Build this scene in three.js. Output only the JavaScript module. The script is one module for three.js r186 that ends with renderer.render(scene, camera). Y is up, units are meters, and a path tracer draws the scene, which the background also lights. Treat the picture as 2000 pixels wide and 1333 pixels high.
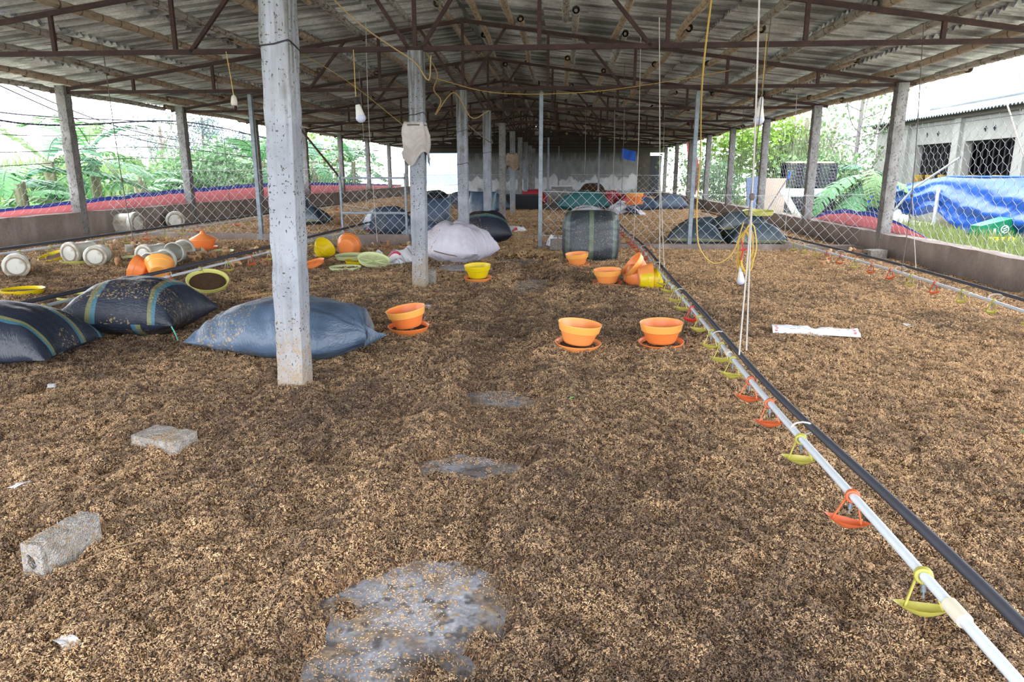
import * as THREE from 'three';
import { mergeGeometries, mergeVertices, toCreasedNormals } from 'three/addons/utils/BufferGeometryUtils.js';
import { RoundedBoxGeometry } from 'three/addons/geometries/RoundedBoxGeometry.js';
import { MarchingCubes } from 'three/addons/objects/MarchingCubes.js';

// ------------------------------------------------------------------ camera, sky, exposure
const scene = new THREE.Scene();
const camera = new THREE.PerspectiveCamera(52.5514, 2000 / 1333, 0.05, 400);
camera.rotation.order = 'YXZ';
camera.position.set(0, 1.55, 0);
camera.rotation.set(THREE.MathUtils.degToRad(-13.596), THREE.MathUtils.degToRad(4.323), 0);
scene.add(camera);
const renderer = new THREE.WebGLRenderer({ antialias: true });
renderer.toneMapping = THREE.LinearToneMapping;
renderer.toneMappingExposure = 1.0;
renderer.shadowMap.enabled = true;

// seeded randomness and noise
let seed = 12345;
const rnd = () => { seed = (seed * 1664525 + 1013904223) >>> 0; return seed / 4294967296; };
const rr = (a, b) => a + (b - a) * rnd();
const hash = (x, y) => { let h = (Math.imul(x | 0, 374761393) + Math.imul(y | 0, 668265263)) | 0; h = Math.imul(h ^ (h >>> 13), 1274126177); return ((h ^ (h >>> 16)) >>> 0) / 4294967296; };
const clamp = (x, a = 0, b = 1) => Math.min(b, Math.max(a, x));
const ss = (a, b, x) => { const t = clamp((x - a) / (b - a)); return t * t * (3 - 2 * t); };
const mix = (a, b, t) => a + (b - a) * t;
function vn(x, y, p = 0) { // value noise 0..1, optional period p
  const xi = Math.floor(x), yi = Math.floor(y), fx = x - xi, fy = y - yi, u = fx * fx * (3 - 2 * fx), v = fy * fy * (3 - 2 * fy);
  const w = p ? (k) => ((k % p) + p) % p : (k) => k;
  return mix(mix(hash(w(xi), w(yi)), hash(w(xi + 1), w(yi)), u), mix(hash(w(xi), w(yi + 1)), hash(w(xi + 1), w(yi + 1)), u), v);
}
const fb = (x, y, o = 4, p = 0) => { let s = 0, a = 0.5, t = 0; for (let i = 0; i < o; i++) { s += a * vn(x, y, p); t += a; x *= 2; y *= 2; p *= 2; a *= 0.5; } return s / t; };

{ // overcast sky, a little brighter overhead, with soft cloud
  const w = 256, h = 128, d = new Float32Array(w * h * 4), L = 9.2;
  for (let j = 0; j < h; j++) for (let i = 0; i < w; i++) {
    const el = (j + 0.5) / h * 2 - 1, c = fb(i / 16, j / 8, 4, 16);
    const k = L * (el < 0 ? 0.25 : mix(0.9, 1.1, el) * mix(0.93, 1.07, c));
    d.set([k * 0.95, k * 0.985, k * 1.05, 1], (j * w + i) * 4);
  }
  const t = new THREE.DataTexture(d, w, h, THREE.RGBAFormat, THREE.FloatType);
  t.mapping = THREE.EquirectangularReflectionMapping; t.magFilter = THREE.LinearFilter; t.wrapS = THREE.RepeatWrapping; t.needsUpdate = true;
  scene.background = t; scene.environment = t;
}

// ------------------------------------------------------------------ helpers
const V = (x, y, z) => new THREE.Vector3(x, y, z);
const used = {};
const numbered = (n) => { used[n] = (used[n] ?? -1) + 1; return used[n] ? n + '_' + String(used[n]).padStart(3, '0') : n; };
function tag(o, label, category, group) { o.userData = { ...o.userData, label, category }; if (group) o.userData.group = group; return o; }
function thing(name, label, category, p = [0, 0, 0], turn = 0, group) {
  const o = new THREE.Group(); o.name = numbered(name); o.position.set(...p); o.rotation.y = turn; scene.add(o);
  return tag(o, label, category, group);
}
function struct(name, geo, m) {
  const o = geo ? new THREE.Mesh(geo, m) : new THREE.Group(); o.name = numbered(name); o.userData.kind = 'structure'; shadow(o); scene.add(o); return o;
}
function shadow(o) { o.castShadow = true; o.receiveShadow = true; return o; }
function part(parent, name, geo, m, label) {
  const o = shadow(new THREE.Mesh(Array.isArray(geo) ? merge(geo) : geo, m)); o.name = name; if (label) o.userData.label = label; parent.add(o); return o;
}
function single(name, label, category, geo, m, p = [0, 0, 0], turn = 0, group) {
  const o = shadow(new THREE.Mesh(Array.isArray(geo) ? merge(geo) : geo, m)); o.name = numbered(name); o.position.set(...p); o.rotation.y = turn; scene.add(o);
  return tag(o, label, category, group);
}
function copy(src, label, p, turn, group) {
  const o = src.clone(); o.name = numbered(src.name.replace(/_\d{3}$/, '')); o.position.set(...p); if (turn !== undefined) o.rotation.y = turn; scene.add(o);
  o.userData = { ...src.userData, label }; if (group) o.userData.group = group; return o;
}
function merge(gs) {
  const flat = gs.map((g) => { g = g.index ? g.toNonIndexed() : g; for (const k of Object.keys(g.attributes)) if (!['position', 'normal', 'uv'].includes(k)) g.deleteAttribute(k); return g; });
  return flat.length === 1 ? flat[0] : mergeGeometries(flat);
}
function bx(w, h, d, x = 0, y = 0, z = 0, rx = 0, ry = 0, rz = 0, seg = [1, 1, 1]) { // box with uv in metres
  const g = new THREE.BoxGeometry(w, h, d, ...seg), uv = g.attributes.uv, n = g.attributes.normal;
  for (let i = 0; i < uv.count; i++) {
    const a = Math.abs(n.getX(i)) > 0.5 ? [d, h] : Math.abs(n.getY(i)) > 0.5 ? [w, d] : [w, h];
    uv.setXY(i, uv.getX(i) * a[0], uv.getY(i) * a[1]);
  }
  g.rotateX(rx); g.rotateY(ry); g.rotateZ(rz); g.translate(x, y, z); return g;
}
function rbx(w, h, d, r, x = 0, y = 0, z = 0, rx = 0, ry = 0, rz = 0) { const g = new RoundedBoxGeometry(w, h, d, 2, r); g.rotateX(rx); g.rotateY(ry); g.rotateZ(rz); g.translate(x, y, z); return g; }
function beam(a, b, w, h = w) { // square bar from a to b
  const d = V().subVectors(b, a), g = bx(w, h, d.length());
  const m = new THREE.Matrix4().lookAt(a, b, Math.abs(d.x) + Math.abs(d.z) < 1e-4 ? V(0, 0, 1) : V(0, 1, 0)); g.applyMatrix4(m);
  const c = V().addVectors(a, b).multiplyScalar(0.5); g.translate(c.x, c.y, c.z); return g;
}
function rod(a, b, r, r2 = r, seg = 8) {
  const d = V().subVectors(b, a), g = new THREE.CylinderGeometry(r2, r, d.length(), seg, 1);
  g.applyQuaternion(new THREE.Quaternion().setFromUnitVectors(V(0, 1, 0), d.clone().normalize()));
  const c = V().addVectors(a, b).multiplyScalar(0.5); g.translate(c.x, c.y, c.z); return g;
}
function tube(pts, r, seg = 40, rad = 6, straight = false) {
  const P = pts.map((p) => (p.isVector3 ? p : V(...p)));
  let c;
  if (straight) { c = new THREE.CurvePath(); for (let i = 1; i < P.length; i++) c.add(new THREE.LineCurve3(P[i - 1], P[i])); } else c = new THREE.CatmullRomCurve3(P, false, 'centripetal');
  return new THREE.TubeGeometry(c, seg, r, rad);
}
const lathe = (prof, seg = 40) => new THREE.LatheGeometry(prof.map(([x, y]) => new THREE.Vector2(x, y)), seg);
function grid(nu, nv, f) { // f(u,v) -> Vector3; both in 0..1
  const p = [], uv = [], ix = [];
  for (let j = 0; j <= nv; j++) for (let i = 0; i <= nu; i++) { const q = f(i / nu, j / nv); p.push(q.x, q.y, q.z); uv.push(i / nu, j / nv); }
  for (let j = 0; j < nv; j++) for (let i = 0; i < nu; i++) { const a = j * (nu + 1) + i, b = a + 1, c = a + nu + 1, d = c + 1; ix.push(a, b, d, a, d, c); }
  const g = new THREE.BufferGeometry(); g.setAttribute('position', new THREE.Float32BufferAttribute(p, 3)); g.setAttribute('uv', new THREE.Float32BufferAttribute(uv, 2)); g.setIndex(ix); g.computeVertexNormals(); return g;
}
function soup(p, uv) { const g = new THREE.BufferGeometry(); g.setAttribute('position', new THREE.Float32BufferAttribute(p, 3)); g.setAttribute('uv', new THREE.Float32BufferAttribute(uv ?? new Array(p.length / 3 * 2).fill(0), 2)); g.computeVertexNormals(); return g; }
function instanced(parent, name, geo, m, mats, cols, stuff = true) {
  const o = shadow(new THREE.InstancedMesh(geo, m, mats.length)); o.name = parent ? name : numbered(name);
  mats.forEach((x, i) => o.setMatrixAt(i, x)); if (cols) cols.forEach((c, i) => o.setColorAt(i, c));
  if (stuff) o.userData.kind = 'stuff'; (parent ?? scene).add(o); return o;
}
const M4 = (p, q, s) => new THREE.Matrix4().compose(p, q, typeof s === 'number' ? V(s, s, s) : s);
const Q = (x, y, z) => new THREE.Quaternion().setFromEuler(new THREE.Euler(x, y, z, 'YXZ'));

// textures
function tex(w, h, fn, srgb = true) {
  const d = new Uint8Array(w * h * 4);
  for (let j = 0; j < h; j++) for (let i = 0; i < w; i++) { const c = fn(i / w, j / h, i, j); d.set([clamp(c[0], 0, 255), clamp(c[1], 0, 255), clamp(c[2], 0, 255), 255], (j * w + i) * 4); }
  const t = new THREE.DataTexture(d, w, h, THREE.RGBAFormat); t.wrapS = t.wrapT = THREE.RepeatWrapping; t.magFilter = THREE.LinearFilter; if (srgb) t.colorSpace = THREE.SRGBColorSpace; t.needsUpdate = true; return t;
}
const rep = (t, x, y) => { const c = t.clone(); c.repeat.set(x, y); c.needsUpdate = true; return c; };
const cmix = (a, b, t) => [mix(a[0], b[0], t), mix(a[1], b[1], t), mix(a[2], b[2], t)];
const std = (o) => new THREE.MeshStandardMaterial({ roughness: 0.85, ...o });
const phys = (o) => new THREE.MeshPhysicalMaterial({ roughness: 0.6, ...o });
const two = THREE.DoubleSide;

// ------------------------------------------------------------------ litter height field (metres)
const bare = [[-0.53, -2.13, 0.26, 0.32], [-0.5, -3.43, 0.27, 0.12], [-0.44, -4.62, 0.23, 0.17], [-0.48, -9.7, 0.26, 0.62], [2.55, -3.55, 0.1, 0.05], [3.6, -5.3, 0.14, 0.1], [-0.75, -12.4, 0.5, 0.5], [-1.7, -10.9, 0.3, 0.2]];
const base = (x) => 0.05 + 0.2 * ss(-3, -9.7, x);
function bareness(x, z) { // >0 inside a swept patch
  let b = -1;
  for (const [cx, cz, ax, az] of bare) {
    const d = Math.hypot((x - cx) / ax, (z - cz) / az); if (d > 2) continue;
    b = Math.max(b, 1 - d + (fb(x * 7 + 3, z * 7, 3) - 0.5) * 1.5);
  }
  return b;
}
function lit(x, z) {
  let h = base(x);
  h += 0.05 * (fb(x * 0.9, z * 0.9, 2) - 0.5) + 0.05 * (fb(x * 2.6 + 7, z * 2.6, 3) - 0.5) + 0.04 * (fb(x * 9, z * 9 + 4, 2) - 0.5) + 0.055 * (fb(x * 19, z * 19 + 9, 2) - 0.5) * ss(-9, -3, z);
  // the trodden path up the middle
  const tx = -0.5 + 0.12 * Math.sin(z * 1.1), dx = Math.abs(x - tx), on = ss(-13, -11, z) * ss(1, -1.4, z);
  h += on * (-0.042 * (1 - ss(0.12, 0.32, dx)) + 0.034 * Math.exp(-(((dx - 0.42) / 0.13) ** 2)));
  // foot prints
  const C = 0.42, ci = Math.floor(x / C), cj = Math.floor(z / C);
  for (let i = -1; i <= 1; i++) for (let j = -1; j <= 1; j++) {
    const a = ci + i, b = cj + j, k = hash(a + 91, b - 17); if (k > 0.75) continue;
    const px = (a + hash(a, b)) * C, pz = (b + hash(b + 5, a)) * C, s = 0.03 + 0.05 * hash(a - 3, b + 8), t = hash(a * 3, b * 7) * 6.28;
    const u = (x - px) * Math.cos(t) + (z - pz) * Math.sin(t), v = -(x - px) * Math.sin(t) + (z - pz) * Math.cos(t), d = (u * u) / (s * s * 2) + (v * v) / (s * s);
    if (d < 6) h += -0.05 * Math.exp(-d) * (0.4 + k);
  }
  if (z > -7) { // small pecked holes between clumps
    const c = 0.16, i0 = Math.floor(x / c), j0 = Math.floor(z / c);
    for (let i = -1; i <= 1; i++) for (let j = -1; j <= 1; j++) { const a = i0 + i, b = j0 + j, k = hash(a - 31, b + 57); if (k > 0.55) continue; const px = (a + hash(a + 2, b)) * c, pz = (b + hash(b, a + 4)) * c, r = 0.014 + 0.022 * k, d = ((x - px) ** 2 + (z - pz) ** 2) / (r * r); if (d < 6) h -= 0.034 * Math.exp(-d); }
  }
  h = Math.max(h, 0.014);
  const b = bareness(x, z);
  if (b > -0.6) h = mix(h, -0.03, ss(-0.5, 0.12, b));
  return h;
}

// ------------------------------------------------------------------ materials
const stain = tex(512, 1024, (u, v) => { // whitewashed concrete column, v = 0 at the foot, 1 at 3.05 m
  const y = v * 3.05, pit = fb(u * 64, v * 210, 2, 64), bl = fb(u * 6, v * 20, 4, 6), st = fb(u * 24, v * 5, 3, 24);
  let c = cmix([126, 130, 138], [164, 168, 176], bl);
  c = cmix(c, [104, 104, 104], clamp((st - 0.56) * 2.2) * 0.6);
  const gy = ss(1.95, 2.5, y + (bl - 0.5) * 1.0); c = cmix(c, [70, 69, 60], gy * 0.85 * clamp(st * 1.9 - 0.35));
  if (pit > 0.74) c = cmix(c, [66, 62, 58], clamp((pit - 0.74) * 16) * (fb(u * 4, v * 12, 2, 4) > 0.47 ? 1 : 0.3));
  const lo = ss(0.5, 0.08, y + (bl - 0.5) * 0.7); c = cmix(c, [140, 124, 104], lo * 0.8);
  if (y < 0.75 && fb(u * 90, v * 300, 2, 90) > 0.62) c = cmix(c, [150, 126, 94], ss(0.75, 0.2, y) * 0.9);
  return c;
});
const greyStain = tex(256, 512, (u, v) => {
  const pit = fb(u * 40, v * 120, 2, 40), bl = fb(u * 8, v * 24, 4, 8);
  let c = cmix([108, 106, 102], [150, 149, 150], bl);
  if (pit > 0.7) c = cmix(c, [80, 76, 72], 0.7);
  return cmix(c, [150, 132, 112], ss(0.16, 0.03, v + (bl - 0.5) * 0.2) * 0.6);
});
const rough = tex(256, 256, (u, v) => { const k = 255 * (0.65 * fb(u * 8, v * 8, 4, 8) + 0.35 * fb(u * 64, v * 64, 2, 64)); return [k, k, k]; }, false);
const cement = tex(512, 512, (u, v) => { // dirty cement render, tile = 2 m
  const a = fb(u * 5, v * 5, 5, 5), b = fb(u * 60, v * 60, 2, 60), c = fb(u * 9 + 4, v * 3, 4, 9);
  return cmix(cmix([106, 94, 87], [158, 145, 136], a * 0.8 + b * 0.25), [186, 174, 166], clamp((c - 0.52) * 3) * 0.55);
});
const slab = tex(1024, 1024, (u, v) => { // bare worn slab, tile = 1.5 m
  const a = fb(u * 6, v * 6, 5, 6), b = fb(u * 14 + 3, v * 14, 4, 14), g = fb(u * 120, v * 120, 2, 120);
  let c = cmix([112, 111, 116], [158, 160, 168], clamp(a * 1.6 - 0.3)); c = cmix(c, [176, 180, 188], clamp((b - 0.58) * 6) * 0.55 * (0.4 + 0.6 * vn(u * 30, v * 60, 30))); c = cmix(c, [112, 90, 68], clamp((0.46 - b) * 5) * 0.6);
  const f = fb(u * 40, v * 40, 3, 40); c = cmix(c, [70, 66, 64], clamp((f - 0.58) * 6) * 0.7); c = cmix(c, [164, 142, 112], clamp((fb(u * 60 + 5, v * 60, 2, 60) - 0.64) * 8) * 0.7);
  return c.map((x) => x * (0.82 + 0.36 * g));
});
function husks(n, size, bg, w = 1024) { // canvas of scattered rice husks; returns colour and bump
  const cv = document.createElement('canvas'), bv = document.createElement('canvas'); cv.width = cv.height = bv.width = bv.height = w;
  const c = cv.getContext('2d'), b = bv.getContext('2d'); c.fillStyle = bg; c.fillRect(0, 0, w, w); b.fillStyle = '#000'; b.fillRect(0, 0, w, w);
  for (let i = 0; i < n; i++) {
    const x = rnd() * w, y = rnd() * w, a = rnd() * 6.28, l = size * rr(0.7, 1.2), k = i / n, t = rnd();
    const col = cmix([74, 56, 42], t < 0.25 ? [206, 172, 124] : [140, 108, 76], clamp(rnd() * 0.6 + k * 0.4));
    c.strokeStyle = `rgb(${col.map((q) => q | 0)})`; c.lineWidth = l * 0.34; c.lineCap = 'round';
    const g = (60 + 195 * k) | 0; b.strokeStyle = `rgb(${g},${g},${g})`; b.lineWidth = l * 0.34; b.lineCap = 'round';
    for (const ox of [-w, 0, w]) for (const oy of [-w, 0, w]) {
      const X = x + ox, Y = y + oy; if (X < -20 || Y < -20 || X > w + 20 || Y > w + 20) continue;
      for (const q of [c, b]) { q.beginPath(); q.moveTo(X - Math.cos(a) * l / 2, Y - Math.sin(a) * l / 2); q.lineTo(X + Math.cos(a) * l / 2, Y + Math.sin(a) * l / 2); q.stroke(); }
    }
  }
  const T = (q, s) => { const t = new THREE.CanvasTexture(q); t.wrapS = t.wrapT = THREE.RepeatWrapping; if (s) t.colorSpace = THREE.SRGBColorSpace; return t; };
  return [T(cv, true), T(bv, false)];
}
const [huskMap, huskBump] = husks(26000, 11, '#2c1e14');
const litterMat = std({ map: huskMap, bumpMap: huskBump, bumpScale: 0.012, vertexColors: true, roughness: 0.95 });
const huskMat = std({ color: 0xffffff, roughness: 0.8 });
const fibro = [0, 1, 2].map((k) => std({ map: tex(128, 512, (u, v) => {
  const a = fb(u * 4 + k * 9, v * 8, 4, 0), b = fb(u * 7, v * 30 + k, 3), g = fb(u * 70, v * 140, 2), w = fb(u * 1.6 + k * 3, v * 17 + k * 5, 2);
  let c = cmix([152, 153, 156], [208, 209, 211], a * 0.7 + b * 0.45); c = cmix(c, [62, 60, 58], clamp((w - 0.48) * 5) * 0.52 * (0.6 + 0.6 * b)); c = cmix(c, [60, 58, 56], clamp((b - 0.62) * 4) * 0.4); return c.map((x) => x * (0.88 + 0.24 * g) * (0.92 + 0.08 * k));  // weathered tones, plus dark streaks painting in shade between the corrugations
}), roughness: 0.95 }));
const rustMap = tex(256, 256, (u, v) => { const a = fb(u * 8, v * 8, 4, 8), b = fb(u * 40, v * 40, 2, 40); return cmix(cmix([40, 28, 30], [74, 48, 42], a), [100, 66, 54], clamp((b - 0.66) * 3) * 0.7); });
const rust = std({ map: rustMap, roughness: 0.8 });
const bamboo = [[[138, 120, 104], [196, 178, 158]], [[130, 124, 118], [186, 182, 174]], [[152, 134, 114], [206, 188, 164]]].map(([lo, hi], k) => std({ map: tex(128, 512, (u, v) => {
  const a = fb(u * 6, v * 16 + k * 5, 4, 0), b = fb(u * 30, v * 4, 2), m = fb(u * 12 + 9, v * 50, 3), nd = Math.abs(((v * 14) % 1) - 0.5) < 0.03;
  let c = cmix(lo, hi, a * 0.6 + b * 0.5); c = cmix(c, [70, 60, 52], clamp((m - 0.58) * 4) * (k === 1 ? 0.8 : 0.35)); return nd ? cmix(c, [84, 66, 50], 0.75) : c;
}), roughness: 0.75 }));
const galv = std({ color: 0x8d979f, roughness: 0.5, metalness: 0.5, map: rep(tex(128, 128, (u, v) => { const k = 190 + 65 * fb(u * 12, v * 12, 3, 12); return [k, k, k]; }), 2, 2) });
const netMat = std({ color: 0x8e9498, roughness: 0.5, metalness: 0.2 });
const wireMat = std({ color: 0xc9cdd0, roughness: 0.5, metalness: 0.1 });
const cementMat = std({ map: rep(cement, 0.5, 0.5), bumpMap: rep(rough, 1.2, 1.2), bumpScale: 0.015, roughness: 0.95 });
const columnMat = std({ map: stain, bumpMap: rep(rough, 2, 8), bumpScale: 0.006, roughness: 0.9 });
const columnGrey = std({ map: greyStain, bumpMap: rep(rough, 2, 8), bumpScale: 0.006, roughness: 0.95 });
const plain = (hex, o = {}) => std({ color: hex, ...o });
// heavy woven polypropylene sack cloth; u runs round, v along
function sackTex(lo, hi, stripes, dirt) {
  return tex(512, 512, (u, v, i, j) => {
    const th = ((i & 3) < 2) !== ((j & 3) < 2) ? 1 : 0.88, a = fb(u * 5, v * 5, 4, 5), st = fb(u * 70, v * 4, 2, 70);
    let c = cmix(lo, hi, a * 0.6 + st * 0.4).map((x) => x * th);
    for (const [at, w, col] of stripes) if (Math.abs(u - at) < w) c = cmix(c, col, 0.72 * (0.6 + 0.4 * st));
    const d = vn(u * 220, v * 150), m = fb(u * 4 + 2, v * 4, 3, 4); if (d > (dirt < 0.1 ? 0.82 : 0.72) && m > dirt) c = cmix(c, [150, 126, 88], 0.85);
    return c;
  });
}
const yel = [150, 148, 84], tea = [74, 142, 160];
const sackDark = phys({ map: sackTex([26, 32, 44], [46, 54, 70], [[0.17, 0.008, yel], [0.186, 0.008, tea], [0.37, 0.008, yel], [0.386, 0.008, tea], [0.06, 0.01, tea], [0.67, 0.008, yel], [0.686, 0.008, tea]], 0.5), roughness: 0.42, side: two, bumpMap: rep(rough, 3, 3), bumpScale: 0.006 });
const sackBlue = phys({ map: sackTex([56, 72, 92], [98, 118, 142], [[0.02, 0.012, [96, 150, 140]], [0.98, 0.012, [96, 150, 140]]], 0.56), roughness: 0.4, side: two, bumpMap: rep(rough, 3, 3), bumpScale: 0.008 });
const sackGreen = phys({ map: sackTex([40, 52, 62], [74, 92, 104], [[0.25, 0.02, [120, 150, 110]], [0.75, 0.02, [120, 150, 110]], [0.5, 0.01, yel]], 0.6), roughness: 0.4, side: two });
const sackSpeck = phys({ map: sackTex([34, 42, 50], [58, 70, 80], [[0.07, 0.02, [110, 126, 110]], [0.25, 0.014, [120, 140, 104]], [0.43, 0.02, [110, 126, 110]]], 0.05), roughness: 0.45, side: two });
const sackTeal = phys({ map: sackTex([40, 96, 98], [64, 130, 132], [], 0.7), roughness: 0.5, side: two });
const sackWhite = phys({ map: sackTex([176, 172, 184], [214, 211, 222], [], 0.58), roughness: 0.5, side: two });
const sackRed = phys({ map: sackTex([176, 44, 60], [214, 84, 92], [], 0.7), roughness: 0.5, side: two });
const orange = [0xf99a52, 0xfaa558, 0xf69048].map((c) => phys({ color: c, roughness: 0.38, transmission: 0.3, side: two }));
const amber = phys({ color: 0xffc262, roughness: 0.38, transmission: 0.35, side: two });
const yellow = phys({ color: 0xe8cf12, roughness: 0.4, transmission: 0.25, side: two });
const lime = phys({ color: 0xdcda78, roughness: 0.45, transmission: 0.25, side: two });
const paleGreen = phys({ color: 0xd6dfa8, roughness: 0.45, transmission: 0.2, side: two });
const feedMat = std({ map: huskMap, color: 0xb09a80, roughness: 1 });
const cupOrange = phys({ color: 0xc86238, roughness: 0.4, transmission: 0.2, side: two }), cupYellow = phys({ color: 0xb5ae50, roughness: 0.4, transmission: 0.25, side: two }), cupRed = phys({ color: 0xc23a30, roughness: 0.4, side: two });
const pvc = std({ roughness: 0.4, map: rep(tex(256, 256, (u, v) => { const a = fb(u * 6, v * 40, 3, 6); return a > 0.66 ? [150, 146, 138] : [196, 204, 210]; }), 1, 6) });
const blackRail = std({ color: 0x3a3c44, roughness: 0.6 });
const cordMat = plain(0xa8a49c), cordDark = plain(0x5c534c), cordYellow = plain(0xb99a4a, { roughness: 0.5 }), cordBlack = plain(0x26242a);

// ------------------------------------------------------------------ setting: slab, litter bed, ground outside
const floor = struct('floor', bx(16.2, 0.2, 50.4, -1.9, -0.1, -22.6), std({ map: rep(slab, 0.66, 0.66), bumpMap: rep(rough, 1.5, 1.5), bumpScale: 0.004, roughness: 0.7 }));
const ground = struct('ground', bx(240, 0.3, 200, 0, -0.35, -60), std({ map: rep(tex(512, 512, (u, v) => { const a = fb(u * 6, v * 6, 4, 6), b = fb(u * 80, v * 80, 2, 80); return cmix(cmix([178, 172, 152], [212, 206, 186], a), [112, 120, 80], clamp((b - 0.45) * 2)); }), 0.3, 0.3), roughness: 1 }));
const litter = tag(new THREE.Group(), 'brown rice husk litter bedding spread over the whole shed floor', 'litter'); litter.name = 'husk_litter'; litter.userData.kind = 'stuff'; scene.add(litter);
// tone patches of the bedding: golden dry husk by the right wall and far pens, browner trodden husk in the middle
const tone = (x, z) => { const a = fb(x * 0.7 + 11, z * 0.7, 4), b = fb(x * 5, z * 5 + 3, 3); return clamp(0.42 + 0.5 * ss(0.6, 3.6, x) * 0.75 + 0.5 * ss(-9, -15, z) + (a - 0.5) * 0.9 + (b - 0.5) * 0.6); };
{
  const xs = [], zs = [];
  for (let x = -9.69; x < 5.84; x += x > -2.6 && x < 3.2 ? 0.022 : 0.055) xs.push(x); xs.push(5.84);
  for (let z = 1.2; z > -47.4; z -= 0.016 + 0.0062 * Math.abs(z)) zs.push(z); zs.push(-47.38);
  const nx = xs.length, nz = zs.length, p = new Float32Array(nx * nz * 3), uv = new Float32Array(nx * nz * 2), col = new Float32Array(nx * nz * 3), ix = [];
  let k = 0;
  for (let j = 0; j < nz; j++) for (let i = 0; i < nx; i++, k++) {
    const x = xs[i], z = zs[j], t = tone(x, z);
    p.set([x, lit(x, z), z], k * 3); uv.set([x / 0.9, z / 0.9], k * 2); col.set(cmix([0.55, 0.52, 0.5], [1.5, 1.36, 1.12], t), k * 3);
    if (i && j) { const a = k, b = k - 1, c = k - nx, d = k - nx - 1; ix.push(d, b, a, d, a, c); }
  }
  const g = new THREE.BufferGeometry(); g.setAttribute('position', new THREE.BufferAttribute(p, 3)); g.setAttribute('uv', new THREE.BufferAttribute(uv, 2)); g.setAttribute('color', new THREE.BufferAttribute(col, 3)); g.setIndex(ix); g.computeVertexNormals();
  const o = part(litter, 'bedding', g, litterMat); o.userData.kind = 'stuff';
}
{ // loose husks: little bent boats gathered in tufts, laid over the bed
  const husk = (L, w, pos, q) => {
    const p = [], r = [0, 0.75, 1, 0.7, 0], pt = (i, s) => { const t = i / 4 - 0.5, k = r[i] * w / 2; return V(t * L, (0.25 - t * t) * L * 0.35 + (s === 2 ? -k : s === 0 ? k : 0), s === 1 ? k : s === 3 ? -k : 0).applyQuaternion(q).add(pos); };
    for (let i = 0; i < 4; i++) for (let s = 0; s < 3; s++) { // three sided
      const S = [0, 1, 3], a = pt(i, S[s]), b = pt(i, S[(s + 1) % 3]), c = pt(i + 1, S[s]), d = pt(i + 1, S[(s + 1) % 3]);
      if (i > 0) p.push(...a.toArray(), ...c.toArray(), ...b.toArray()); if (i < 3) p.push(...b.toArray(), ...c.toArray(), ...d.toArray());
    }
    return p;
  };
  const tuft = (n, R) => { let p = []; for (let i = 0; i < n; i++) { const a = rnd() * 6.28, r = Math.sqrt(rnd()) * R; p = p.concat(husk(rr(0.008, 0.0115), 0.0034, V(Math.cos(a) * r, rr(-0.003, 0.013), Math.sin(a) * r), Q(rr(-1.2, 1.2), rnd() * 6.28, rr(-0.9, 0.9)))); } return soup(p); };
  const tufts = [tuft(16, 0.02), tuft(16, 0.02), tuft(14, 0.02)], one = soup(husk(0.0095, 0.0034, V(0, 0.001, 0), Q(0, 0, 0)));
  const mats = [[], [], []], cols = [[], [], []], ml = [], cl = [];
  const e = 0.012, up = V(0, 1, 0);
  const put = (x, z, s) => {
    let h = lit(x, z); if (h < 0.004) { const b = bareness(x, z); if (rnd() > 0.22 * (1 - b / 0.36)) return; h = 0.001; }
    const n = V(h - lit(x + e, z), e, h - lit(x, z + e)).normalize();
    const q = new THREE.Quaternion().setFromUnitVectors(up, n).multiply(Q(0, rnd() * 6.28, 0)), k = (rnd() * 3) | 0, t = clamp(tone(x, z) + rr(-0.42, 0.42));
    const c = cmix([0.115, 0.075, 0.05], [0.64, 0.422, 0.225], t * t * 0.55 + t * 0.45), w = rr(0.75, 1.2);
    mats[k].push(M4(V(x, h - 0.001, z), q, s * rr(0.85, 1.2))); cols[k].push(new THREE.Color().setRGB(c[0] * w, c[1] * w, c[2] * w));
  };
  for (let z = 0.4; z > -47; ) {
    const d = Math.max(0.5, Math.abs(z)), s = d < 4.2 ? 1 : Math.min(4.6, d / 4.2), step = 0.021 * s, hw = 0.95 * d + 0.6;
    for (let x = -Math.min(9.6, hw * 0.95 + 0.2); x < Math.min(5.8, hw * 0.85); x += step) put(x + rr(-0.5, 0.5) * step, z + rr(-0.5, 0.5) * step, s * 1.05);
    z -= step;
  }
  for (const [cx, cz, ax, az] of bare) for (let i = 0, far = cz < -6; i < ax * az * (far ? 9000 : 34000); i++) {
    const x = cx + rr(-1.3, 1.3) * ax, z = cz + rr(-1.3, 1.3) * az; if (lit(x, z) > 0.003 || fb(x * 9, z * 9, 3) < 0.36 + 0.14 * rnd()) continue;
    ml.push(M4(V(x, 0.002, z), Q(0, rnd() * 6.28, rr(-0.2, 0.2)), cz < -6 ? 2 : 1)); const w = rr(0.8, 1.3); cl.push(new THREE.Color().setRGB(0.5 * w, 0.33 * w, 0.17 * w));
  }
  for (let k = 0; k < 3; k++) instanced(litter, 'husk', tufts[k], huskMat, mats[k], cols[k]);
  instanced(litter, 'husk', one, huskMat, ml, cl);
  console.log('tufts', mats.map((m) => m.length), 'singles', ml.length);
}

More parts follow.
